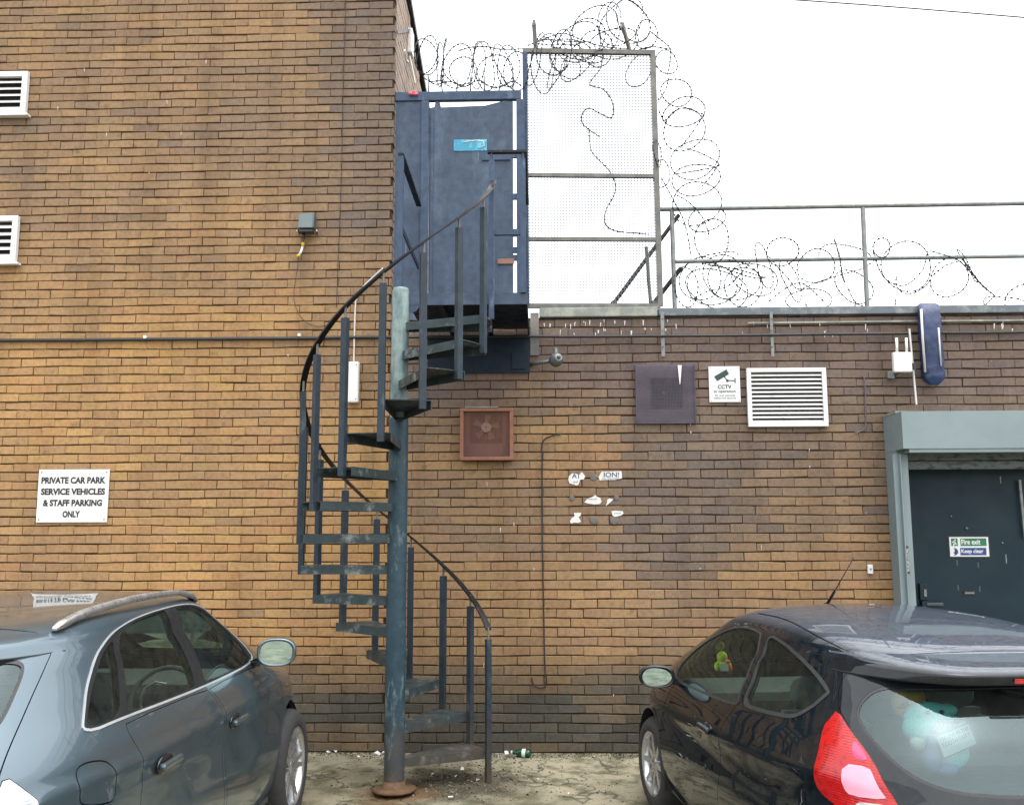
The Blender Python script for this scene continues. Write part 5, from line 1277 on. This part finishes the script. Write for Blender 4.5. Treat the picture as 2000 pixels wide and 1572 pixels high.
def arch(S, u0, z0, r_, n_=26):
    p = []
    zc = S.zmin + 0.002
    a0 = math.asin(max(-1, (zc - z0) / r_))
    for i in range(n_ + 1):
        a = a0 + (math.pi - 2 * a0) * i / n_; p.append(S.S(u0 + r_ * math.cos(a), z0 + r_ * math.sin(a)))
    q = [(p[-1][0], 0.0), (p[0][0], 0.0)]
    return p + q
def arch_liner(parent, S, u0, z0, r_, name='wheel_arch_liner'):
    for sd_ in (1, -1):
        b = MB(); n_ = 20; vs_ = []
        for i in range(n_ + 1):
            a = -0.25 + (math.pi + .5) * i / n_
            for y in (.84, .50): vs_.append((u0 + (r_ + .004) * math.cos(a), y * sd_ * (1 if y < .8 else .985), z0 + (r_ + .004) * math.sin(a)))
        b.add(vs_, [(2 * i, 2 * i + 1, 2 * i + 3, 2 * i + 2) for i in range(n_)])
        b.add([v for k, v in enumerate(vs_) if k % 2], [tuple(range(n_ + 1))]).build(name, M['rubber'], parent, fixn=False)

# ------------------------------------------------------------------ black hatchback (right)
def crease(zc0, zc1, u0, u1, amp, wid):
    def f(u, y, z):
        zc = zc0 + (zc1 - zc0) * np.clip((u - u0) / (u1 - u0), 0, 1); d = (z - zc) / wid
        return amp * np.exp(-d * d) * np.clip((u - u1 + .25) / .3, 0, 1)
    return f
SF = Surf(FIESTA, lambda u, y, z: 0.010 * np.exp(-((z - (0.70 + (-u) * 0.055)) / 0.045) ** 2) - 0.014 * np.exp(-((z - (0.60 + (-u) * 0.04)) / 0.10) ** 2))
hb = thing('parked_hatchback', 'black three-door hatchback with red tail light parked facing the wall', 'car', (1.534, -1.515, 0), R(90 + 7.4))
fw_ = [(0.690,.352),(0.592,.359),(0.512,.365),(0.428,.374),(0.419,.386),(0.459,.477),(0.494,.577),(0.506,.586),(0.562,.591),(0.621,.587),(0.675,.571),(0.716,.549),(0.745,.515),(0.750,.470),(0.738,.426),(0.714,.382)]
qw_ = [(0.461,0.589),(0.388,0.575),(0.326,0.553),(0.282,0.531),(0.250,0.509),(0.230,0.487),(0.227,0.477),(0.235,0.465),(0.252,0.435),(0.273,0.407),(0.288,0.399),(0.320,0.393),(0.359,0.387),(0.405,0.383),(0.418,0.427),(0.451,0.503)]
tl_ = [(0.210,.450),(0.217,.429),(0.225,.407),(0.224,.365),(0.225,.321),(0.225,.293),(0.219,.279),(0.207,.269),(0.186,.255),(0.160,.246),(0.136,.272),(0.142,.295),(0.144,.315),(0.156,.353),(0.168,.381),(0.186,.411)]
rg_ = [(0,.313),(0.046,.314),(0.070,.317),(0.093,.321),(0.113,.332),(0.133,.349),(0.153,.381),(0.173,.415),(0.184,.443),(0.182,.468),(0.168,.498),(0.147,.514),(0.10,.518),(0,.520)]
tg_ = [(0,.597),(0.024,.597),(0.096,.592),(0.150,.578),(0.175,.566),(0.188,.555),(0.205,.535),(0.214,.503),(0.213,.475),(0.2105,.4535),(0.188,.412),(0.170,.381),(0.158,.353),(0.146,.315),(0.143,.295),(0.136,.266),(0.126,.23),(0.11,.212),(0,.21)]
dr_ = [(0.422,.375),(0.428,.351),(0.439,.323),(0.439,.281),(0.441,.210),(0.452,.122),(0.458,.05),(0.690,.05),(0.690,.122),(0.690,.226),(0.700,.303),(0.712,.345),(0.742,.397),(0.764,.447),(0.766,.502),(0.742,.538),(0.705,.567),(0.66,.588),(0.615,.601),(0.560,.605),(0.500,.600),(0.484,.588),(0.449,.485),(0.411,.396)]
dt = [(0.700,.683),(0.60,.691),(0.516,.692),(0.42,.682),(0.326,.657),(0.233,.607),(0.196,.577),(0.180,.568)]
ditch_ = [(a, b + .0045) for a, b in dt] + [(a, b - .0045) for a, b in reversed(dt)]
ws_ = [(1.0,.367),(0.93,.369),(0.855,.388),(0.815,.425),(0.80,.498),(0.79,.57),(0.80,.61),(0.86,.65),(1.0,.655)]
regsF = [
 dict(name='tailgate', poly=tg_, gap=.004), dict(name='rear_window', poly=rg_, gap=.012),
 dict(name='door', poly=dr_, gap=.004, smooth=1), dict(name='front_window', poly=fw_, gap=.016), dict(name='quarter_window', poly=qw_, gap=.020),
 dict(name='tail_light', poly=tl_, gap=.004, smooth=1), dict(name='pink', poly=[(0.191,.349),(0.164,.353),(0.157,.335),(0.151,.309),(0.149,.300),(0.184,.292),(0.190,.303)], gap=.003, smooth=1),
 dict(name='mag', poly=[(0.183,.397),(0.170,.376),(0.165,.361),(0.182,.361)], gap=0, smooth=1), dict(name='rev', poly=[(0.186,.285),(0.149,.294),(0.145,.281),(0.172,.263)], gap=.002, smooth=1),
 dict(name='ditch', poly=ditch_, gap=0, smooth=1), dict(name='windscreen', poly=ws_, gap=.012)]
shF = Shell(SF, regsF, [arch(SF, 0.0, .295, .345), arch(SF, -2.44, .295, .345)])
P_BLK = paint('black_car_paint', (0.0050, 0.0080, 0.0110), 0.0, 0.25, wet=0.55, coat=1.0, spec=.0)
shF.part(['body'], 'body', P_BLK, hb)
tgF = shF.part(['tailgate'], 'tailgate', P_BLK, hb)
shF.part(['rear_window'], 'rear_window', M['win_rear'], tgF, off=-.003, skirt=0); shF.part(['rear_window~'], 'window_seal', M['gloss_black'], tgF, off=-.001, skirt=.01)
# roof spoiler with its brake light, carried by the tailgate
def outline(S, z, th):
    u, y, _ = S.raw(np.array(th), np.array(S.v_of_z(z))); return float(u), float(y)
def roof_spoiler(S, ext, hw, um, zt, zl, zb, parent, mt):
    secs = []; TH = [R(a) for a in (0, 3, 6, 9, 12, 15, 18, 21, 24, 27, 30, 33, 36, 40, 44, 48, 53)]
    for th in TH:
        f = 1 - 0.92 * sm(R(24), R(53), th); p_ = 4.0; c_, s_ = math.cos(th), math.sin(th); r_ = (c_ ** p_ + s_ ** p_) ** (-1 / p_)
        lip = (um - ext * c_ * r_, hw * s_ * r_); dz = zt - zl
        def bl(z, k): a_ = outline(S, z, th); return Vector((a_[0] + (lip[0] - a_[0]) * k, a_[1] + (lip[1] - a_[1]) * k, z))
        top = outline(S, zt, th); bot = outline(S, zb, th)
        secs.append([Vector((top[0] + .012, top[1] - .004, zt + .0005)), bl(zt - dz * .33, f * .45), bl(zt - dz * .65, f * .82), bl(zt - dz * .89, f * .98), bl(zl, f), bl(zl - .007, f), bl(zl - .031, f * .97), bl(zl - .036, f * .94), Vector((bot[0] + .02, bot[1] - .006, zb - .004))])
    vs_ = []; fs = []; full = [[Vector((p.x, -p.y, p.z)) for p in q] for q in reversed(secs[1:])] + secs; n_ = len(secs[0])
    for q in full: vs_ += q
    for i in range(len(full) - 1):
        for j in range(n_ - 1): fs.append((i * n_ + j, i * n_ + j + 1, (i + 1) * n_ + j + 1, (i + 1) * n_ + j))
    return MB().add(vs_, fs, None, True).build('spoiler', mt, parent)
spoiler = roof_spoiler(SF, 1.300, .662, -1.55, 1.296, 1.247, 1.200, tgF, P_BLK)
bv = []
for th in (R(-9), R(-6), R(-3), 0, R(3), R(6), R(9)):
    c_, s_ = math.cos(th), abs(math.sin(th)); r_ = (c_ ** 4 + s_ ** 4) ** -.25
    for z_ in (1.2185, 1.2365): bv.append((-1.55 - 1.3035 * c_ * r_, math.copysign(.662 * s_ * r_, th), z_))
MB().add(bv, [(2 * i, 2 * i + 1, 2 * i + 3, 2 * i + 2) for i in range(6)]).build('high_brake_light', M['red_lens'], spoiler)
for sd_ in (1, -1):
    d = shF.part(['door'], 'door', P_BLK, hb, sides=(sd_,))
    shF.part(['front_window'], 'window', M['win'], d, (sd_,), -.004, 0); shF.part(['front_window~'], 'window_seal', M['trim_grey'], d, (sd_,), .002, .012)
    for uu in (-1.24,): pass
    hu0, hu1 = -1.44, -1.26; yy = .858 * sd_
    hd = MB().box(hu0, hu1, min(yy, yy + .032 * sd_), max(yy, yy + .032 * sd_), .765, .798, .014).build('handle', P_BLK, d)
    MB().ball((-1.36, (.852) * sd_, .775), .075, .012, .038).build('handle_recess', M['gloss_black'], hd)
    MB().ball((-1.345, .868 * sd_, .585), .016, .006, .016).build('side_moulding_stud', M['gloss_black'], d)
    shF.part(['quarter_window'], 'quarter_window', M['win'], hb, (sd_,), -.004, 0); shF.part(['quarter_window~'], 'quarter_window_seal', M['trim_grey'], hb, (sd_,), .003, .012)
    t_ = shF.part(['tail_light', 'pink~', 'rev~'], 'tail_light', M['red_lens'], hb, (sd_,), .004, .02)
    shF.part(['pink'], 'fog_lens', M['pink_lens'], t_, (sd_,), .006, .004); shF.part(['mag'], 'indicator_lens', M['mag_lens'], t_, (sd_,), .005, .003); shF.part(['rev'], 'reversing_lens', M['clear_lens'], t_, (sd_,), .006, .004)
    shF.part(['tail_light~'], 'tail_light_seal', M['gloss_black'], hb, (sd_,), -.002, .01)
    # mirror
    mc = Vector((-.645, .935 * sd_, .945)); mh = MB()
    mirror_cup(mh, mc, .105, .064, R(-12 * sd_)).build('mirror_housing', P_BLK, hb)
    bz = bmesh.new(); bmesh.ops.create_circle(bz, cap_ends=True, segments=28, radius=1.0)
    for q in bz.verts:
        cy = math.copysign(abs(q.co.x) ** .8, q.co.x); q.co = Vector((-.050, cy * .086, q.co.y * .051 * (1.0 + .12 * cy * sd_)))
    mir = MB().bm(bz, mat=Matrix.Translation(mc + Vector((.012, 0, 0))) @ Matrix.Rotation(R(-12 * sd_), 4, 'Z')).build('mirror_glass', M['mirror'], hb, fixn=False)
    MB().obox(mc + Vector((.05, -.06 * sd_, -.03)), Vector((-.60, .79 * sd_, .905)), .07, .035).build('mirror_stalk', M['gloss_black'], hb)
shF.part(['ditch'], 'roof_ditch_strip', M['gloss_black'], hb, off=-.004, skirt=.0)
shF.part(['windscreen'], 'windscreen', M['win'], hb, off=-.004, skirt=0); shF.part(['windscreen~'], 'windscreen_seal', M['gloss_black'], hb, off=.0, skirt=.01)
shF.part(['body', 'door', 'tailgate', 'tail_light', 'pink', 'mag', 'rev', 'ditch', 'tail_light~', 'pink~', 'rev~'], 'lining', M['cloth'], hb, off=-.035, skirt=0, flipn=True)
MB().box(-2.98, .55, -.78, .78, .20, .24).build('floor', M['cloth'], hb)
for (u, nm) in ((0.0, 'f'), (-2.44, 'r')):
    arch_liner(hb, SF, u, .295, .345)
    for sd_ in (1, -1): wheel(hb, u, .738 * sd_, .297, .297, .205, .195, 8, False, sd_, steer=R(4) if nm == 'f' else 0)
for y in (.36, -.36): seat(hb, -1.42, y, .50, M['cloth_grey'], .90, True, .40)
MB().box(-2.28, -1.86, -.62, .62, .30, .50, .05).box(-2.42, -2.26, -.62, .62, .42, .84, .05).build('rear_bench', M['cloth_grey'], hb)
for y in (.32, -.32): MB().ball((-2.36, y, .93), .05, .12, .085, 14, 10, pw=.75).build('headrest', M['cloth_grey'], hb)
MB().box(-2.86, -2.42, -.56, .56, .80, .82, .005).build('parcel_shelf', M['cloth'], hb)
MB().box(-.70, -.12, -.70, .70, .62, .86, .06).build('dashboard', M['cloth'], hb)
torus(MB(), (-.80, -.36, .80), (-.85, 0, .5), .175, .014).build('steering_wheel', M['cloth'], hb)
ab = Vector((-1.0, .02, SF.zmax - .035)); tip = Vector((-1.335, .0, 1.655))
MB().ball(ab, .035, .018, .016).build('aerial_base', M['gloss_black'], hb)
MB().tube([ab, ab + (tip - ab) * .30, ab + (tip - ab) * .32, tip], .006, 8, rs=[.009, .0075, .0035, .0024]).build('aerial', M['black_steel'], hb)
def in_car(root, p): return root.matrix_world @ Vector(p)
bpy.context.view_layer.update()

# toys inside the hatchback
pc = in_car(hb, (-.775, .575, 1.045)); s = thing('toy_duck', 'yellow-green plush duck with orange bill inside the black hatchback window', 'toy', pc, R(97))
M['lime'] = mat('lime_plush', (0.55, .70, .015), .9, bmp=.5, bscale=200); M['orange'] = mat('orange_plush', (0.75, .13, .012), .85); M['teal'] = mat('teal_plush', (0.16, .72, .70), .95, 0, (0.24, .80, .74), 60, (.4, .6), bmp=.8, bscale=160, spec=.1); M['lilac'] = mat('lilac_plush', lin(160, 164, 226), .9); M['tongue'] = mat('pink_plush', lin(240, 180, 206), .9); M['amber'] = mat('amber_cloth', (0.85, .40, .02), .85, 0, (0.70, .28, .02), 9, (.4, .7))
MB().ball((0, 0, .02), .030, .032, .036).ball((0, 0, -.025), .032, .040, .034).build('body', M['lime'], s)
MB().ball((-.012, .035, -.03), .014, .018, .026).ball((-.012, -.035, -.03), .014, .018, .026).build('wing', M['lime'], s)
MB().ball((-.026, -.022, 0.0), .018, .018, .012).ball((-.02, -.038, -.045), .016, .016, .028).build('bill', M['orange'], s)
MB().box(-.045, -.040, -.022, .024, -.052, -.010).build('bib', M['white'], s)
MB().ball((.0, .012, .085), .006, .030, .026).build('sucker', M['lime'], s); MB().cyl((0, 0, .05), (0, .005, .075), .003, 6).build('string', M['lime'], s)
pc = in_car(hb, (-2.625, .300, 0.985)); s = thing('toy_monster', 'teal plush toy holding a lettered card behind the rear window', 'toy', pc, R(97.4)); s.scale = (1.22, 1.22, 1.22)
# local: -x faces the rear window, y to the left in the picture, z up
MB().ball((0, .025, .060), .045, .085, .050, 20, 14).ball((-.01, .075, .030), .04, .045, .045).ball((-.012, -.03, .085), .03, .035, .02).build('head', M['teal'], s)
MB().ball((.005, -.035, -.055), .04, .07, .055, 18, 12).build('body', M['teal'], s); MB().ball((-.01, .03, -.05), .035, .035, .065).ball((-.014, -.015, -.098), .03, .04, .022).build('belly', M['lilac'], s)
for a, b in ((.085, -.012), (-.075, .030)): MB().ball((-.03, a, b), .02, .026, .024).build('hand', M['white'], s)
MB().ball((-.045, .0, .038), .012, .040, .022).build('mouth', M['tongue'], s)
for y in (.052, .004): MB().ball((-.044, y, .085), .006, .008, .007).build('eye', M['ink_teal'], s)
for i in range(5): MB().cyl((-.056, .03 - i * .014, .052), (-.056, .03 - i * .014, .040), .005, 6, r2=.001).build('tooth', M['white'], s)
cd = MB(); Mc = Matrix.Translation((-.062, -.028, .0)) @ Matrix.Rotation(R(-20), 4, 'X')
def q4(y0, y1, z0, z1, x): return [Mc @ Vector((x, y, z)) for y, z in ((y0, z0), (y1, z0), (y1, z1), (y0, z1))]
b = MB(); v = q4(-.062, .062, -.036, .036, 0) + q4(-.062, .062, -.036, .036, .002); b.add(v, [(0, 1, 2, 3), (7, 6, 5, 4), (0, 4, 5, 1), (1, 5, 6, 2), (2, 6, 7, 3), (3, 7, 4, 0)])
card = b.build('card', M['white'], s)
def card_text(body, z0, z1, w_):
    cu = bpy.data.curves.new('card_lettering', 'FONT'); cu.body = body; cu.offset = .01; tmp = bpy.data.objects.new('t', cu); C.objects.link(tmp); bpy.context.view_layer.update()
    me = bpy.data.meshes.new_from_object(tmp.evaluated_get(bpy.context.evaluated_depsgraph_get())); bpy.data.objects.remove(tmp); bpy.data.curves.remove(cu)
    co = np.array([q.co[:] for q in me.vertices]); lo, hi = co.min(0), co.max(0); b = MB()
    b.add([Mc @ Vector((-.0012, w_ - (p[0] - lo[0]) / (hi[0] - lo[0]) * 2 * w_, z0 + (p[1] - lo[1]) / (hi[1] - lo[1]) * (z1 - z0))) for p in co], [tuple(f.vertices) for f in me.polygons]); b.build('lettering', M['ink'], card, fixn=False)
card_text('I BELIEVE IN THE', .014, .026, .052); card_text('TOOTH FAIRY', -.006, .009, .052)
b = MB()
for z in (-.036, .036): b.obox(Mc @ Vector((-.001, -.064, z)), Mc @ Vector((-.001, .064, z)), .003, .004)
for y in (-.062, .062): b.obox(Mc @ Vector((-.0012, y, -.036)), Mc @ Vector((-.0012, y, .036)), .003, .004)
b.build('card_border', M['ink_grey'], card)
pc = in_car(hb, (-2.545, .372, 1.112)); s = thing('headrest_cover', 'amber printed headrest cover seen through the top of the rear window', 'cover', pc, R(97.4))
MB().ball((0, 0, 0), .035, .070, .070, 18, 14, pw=.7).build('cloth', M['amber'], s)
MB().ball((-.034, .030, -.01), .006, .018, .008).ball((-.035, .022, .004), .005, .006, .011).ball((-.032, .045, -.02), .006, .02, .005).build('print', M['ink'], s)

# ------------------------------------------------------------------ grey estate (left)
SA = Surf(AUDI, lambda u, y, z: 0.010 * np.exp(-((z - 0.905) / 0.028) ** 2) - 0.012 * np.exp(-((z - 0.70) / 0.12) ** 2))
es = thing('parked_estate', 'blue-grey estate car with silver roof rails parked facing the wall', 'car', (-2.45, -1.95, 0), R(90))
dlo = [(0.252,.386),(0.258,.425),(0.269,.467),(0.292,.509),(0.323,.545),(0.362,.571),(0.441,.597),(0.582,.613),(0.691,.613),(0.745,.598),(0.780,.568),(0.790,.528),(0.778,.481),(0.753,.428),(0.736,.390),(0.535,.385),(0.416,.389),(0.320,.392)]
qg = [(0.260,.396),(0.267,.429),(0.281,.467),(0.307,.507),(0.335,.537),(0.356,.548),(0.346,.503),(0.325,.443),(0.314,.398)]
rgs = [(0.380,.560),(0.436,.583),(0.554,.600),(0.566,.598),(0.556,.531),(0.517,.463),(0.496,.401),(0.488,.397),(0.419,.397),(0.330,.399),(0.327,.406),(0.348,.469),(0.372,.545)]
fgs = [(0.624,.598),(0.636,.602),(0.685,.601),(0.732,.588),(0.764,.560),(0.772,.523),(0.756,.475),(0.732,.424),(0.718,.399),(0.706,.396),(0.524,.396),(0.526,.406),(0.543,.449),(0.602,.533)]
rdr = [(0.320,.386),(0.320,.369),(0.322,.355),(0.328,.333),(0.332,.315),(0.329,.263),(0.335,.210),(0.365,.135),(0.388,.05),(0.522,.05),(0.526,.120),(0.518,.176),(0.513,.251),(0.528,.321),(0.526,.343),(0.521,.366),(0.516,.382)]
fdr = [(0.523,.382),(0.527,.366),(0.532,.343),(0.534,.321),(0.519,.251),(0.524,.176),(0.532,.120),(0.528,.05),(0.690,.05),(0.690,.166),(0.700,.255),(0.724,.317),(0.741,.353),(0.737,.382)]
tga = [(0,.633),(0.08,.631),(0.133,.619),(0.169,.605),(0.200,.589),(0.215,.576),(0.223,.560),(0.223,.545),(0.216,.523),(0.202,.485),(0.190,.447),(0.180,.407),(0.173,.369),(0.168,.33),(0.161,.27),(0.14,.24),(0,.235)]
rga = [(0,.412),(0.10,.413),(0.148,.419),(0.166,.429),(0.174,.455),(0.182,.490),(0.188,.519),(0.184,.537),(0.16,.545),(0,.548)]
tla = [(0.175,.362),(0.192,.334),(0.204,.307),(0.202,.280),(0.186,.269),(0.164,.272),(0.169,.331)]
wsa = [(1.0,.377),(0.93,.379),(0.865,.393),(0.835,.426),(0.825,.49),(0.82,.56),(0.83,.612),(0.87,.64),(1.0,.65)]
flp = [(0.240,.331),(0.243,.341),(0.253,.345),(0.273,.339),(0.283,.329),(0.288,.315),(0.290,.297),(0.290,.276),(0.288,.266),(0.282,.263),(0.247,.277),(0.242,.297)]
regsA = [dict(name='tailgate', poly=tga, gap=.006), dict(name='rear_window', poly=rga, gap=.016), dict(name='tail_light', poly=tla, gap=.004, smooth=1),
 dict(name='rear_door', poly=rdr, gap=.004, smooth=1), dict(name='front_door', poly=fdr, gap=.004, smooth=1), dict(name='dlo', poly=dlo, gap=.011),
 dict(name='quarter', poly=qg, gap=0), dict(name='rglass', poly=rgs, gap=0, smooth=1), dict(name='fglass', poly=fgs, gap=0, smooth=1), dict(name='flap', poly=flp, gap=.006), dict(name='windscreen', poly=wsa, gap=.012)]
shA = Shell(SA, regsA, [arch(SA, 0.0, .36, .385), arch(SA, -2.68, .36, .385)])
P_GRY = paint('grey_metallic_paint', lin(116, 130, 138), 0.75, 0.34, wet=0.06, coat=1.0, spec=.3)
shA.part(['body'], 'body', P_GRY, es)
tgA = shA.part(['tailgate'], 'tailgate', P_GRY, es); shA.part(['rear_window'], 'rear_window', M['win_rear'], tgA, off=-.003, skirt=0); shA.part(['rear_window~'], 'window_seal', M['gloss_black'], tgA, off=.001, skirt=.01)
roof_spoiler(SA, 1.430, .672, -1.60, 1.428, 1.386, 1.345, tgA, P_GRY)
shA.part(['windscreen'], 'windscreen', M['win'], es, off=-.004, skirt=0); shA.part(['windscreen~'], 'windscreen_seal', M['gloss_black'], es, skirt=.01)
for sd_ in (1, -1):
    for nm, hu in (('rear_door', -2.135), ('front_door', -1.225)):
        d = shA.part([nm], 'door', P_GRY, es, (sd_,)); yy = .905 * sd_
        hd = MB().box(hu - .10, hu + .10, min(yy, yy + .030 * sd_), max(yy, yy + .030 * sd_), .845, .872, .012).build('handle', P_GRY, d)
        MB().ball((hu, .892 * sd_, .852), .085, .010, .040).build('handle_recess', M['gloss_black'], hd)
    shA.part(['dlo~'], 'window_chrome', M['chrome'], es, (sd_,), .004, .008); pil = shA.part(['dlo'], 'window_pillars', M['pillar'], es, (sd_,), .001, .02)
    for nm in ('quarter', 'rglass', 'fglass'): shA.part([nm], 'side_window', M['win'], es, (sd_,), -.003, 0)
    t_ = shA.part(['tail_light'], 'tail_light', M['clear_lens'], es, (sd_,), .003, .02)  # pale lens colour stands in for the bright sky reflection on the tail
    # roof rail
    rp = [(-2.52, .585, 1.432), (-2.45, .588, 1.450), (-2.28, .592, 1.476), (-1.9, .595, 1.498), (-1.6, .596, 1.502), (-1.3, .596, 1.494), (-1.12, .594, 1.470), (-1.02, .592, 1.436)]
    pr_ = spline([Vector((a, b * sd_, c)) for a, b, c in rp], 5); b = MB(); vs_ = []; fs = []
    for i, p in enumerate(pr_):
        k = .5 + .5 * min(1, min(i, len(pr_) - 1 - i) / 4)
        for dy, dz in ((-.017, -.015), (.017, -.015), (.015, .009), (.007, .014), (-.007, .014), (-.015, .009)): vs_.append(p + Vector((0, dy * k, dz * k)))
    for i in range(len(pr_) - 1):
        for j in range(6): fs.append((i * 6 + j, i * 6 + (j + 1) % 6, i * 6 + 6 + (j + 1) % 6, i * 6 + 6 + j))
    fs += [tuple(range(6)), tuple(len(vs_) - 6 + j for j in range(6))]; b.add(vs_, fs, None, True).build('roof_rail', M['alloy'], es)
    mc = Vector((-.80, .975 * sd_, 1.142))
    mirror_cup(MB(), mc, .106, .076, R(10 * -sd_)).build('mirror_housing', P_GRY, es)
    bz = bmesh.new(); bmesh.ops.create_circle(bz, cap_ends=True, segments=28, radius=1.0)
    for q in bz.verts: cy = math.copysign(abs(q.co.x) ** .75, q.co.x); cz = math.copysign(abs(q.co.y) ** .8, q.co.y); q.co = Vector((-.050, cy * .087, cz * .062))
    MB().bm(bz, mat=Matrix.Translation(mc + Vector((.012, 0, 0))) @ Matrix.Rotation(R(10 * -sd_), 4, 'Z')).build('mirror_glass', M['mirror'], es, fixn=False)
    MB().obox(mc + Vector((.04, -.07 * sd_, -.04)), Vector((-.72, .82 * sd_, 1.065)), .08, .03).build('mirror_stalk', M['gloss_black'], es)
shA.part(['flap'], 'fuel_flap', P_GRY, es, (-1,), skirt=.015); shA.part(['flap'], 'body_infill', P_GRY, es, (1,), skirt=0)
shA.part(['body', 'rear_door', 'front_door', 'tailgate', 'tail_light', 'flap', 'flap~', 'dlo~', 'dlo', 'tail_light~'], 'lining', M['cloth'], es, off=-.035, skirt=0, flipn=True)
MB().box(-3.25, .55, -.82, .82, .22, .26).build('floor', M['cloth'], es)
for u in (0.0, -2.68):
    arch_liner(es, SA, u, .36, .385)
    for sd_ in (1, -1): wheel(es, u, .785 * sd_, .345, .345, .242, .235, 5, True, sd_)
for y in (.38, -.38): seat(es, -1.50, y, .52, M['cloth'], .98, True, .46)
MB().box(-2.45, -2.00, -.66, .66, .36, .56, .05).box(-2.58, -2.43, -.66, .66, .48, 1.0, .05).build('rear_bench', M['cloth'], es)
for y in (.36, -.36): MB().ball((-2.52, y, 1.06), .05, .12, .08, 14, 10, pw=.75).build('headrest', M['cloth'], es)
MB().box(-.78, -.15, -.74, .74, .70, .97, .06).build('dashboard', M['cloth'], es)
torus(MB(), (-.88, -.38, .90), (-.85, 0, .5), .18, .014).build('steering_wheel', M['cloth'], es)
MB().tube([Vector((-.95, -.95 * 0 - .38 + .10 * math.cos(a), .90 + .10 * math.sin(a))) for a in (-.4, .2, .8, 1.4, 2.0)], .006, 6).build('wheel_trim', M['chrome'], es)
MB().box(-3.05, -2.60, -.6, .6, .93, .95, .005).build('load_cover', M['cloth'], es)

# ------------------------------------------------------------------ repeats share a group
GROUPS = {'louvre_vent': 'white louvred vents on the brick walls', 'strut_tube': 'tube struts behind the mesh screen', 'razor_wire_coil': 'razor wire coils along the roof edge',
          'wall_cable': 'cables fixed to the brick walls', 'cable_trunking': 'white trunking strips under the parapet', 'torn_poster_piece': 'remains of a torn poster on the lower wall',
          'glue_spot': 'glue spots round the torn poster', 'litter_scrap': 'scraps of litter at the foot of the wall'}
for ob in list(C.objects):
    if ob.parent is None and 'label' in ob:
        g_ = GROUPS.get(ob.name.split('.')[0])
        if g_: ob['group'] = g_
for nm in ('parked_hatchback', 'parked_estate'): bpy.data.objects[nm]['group'] = 'cars parked facing the wall'
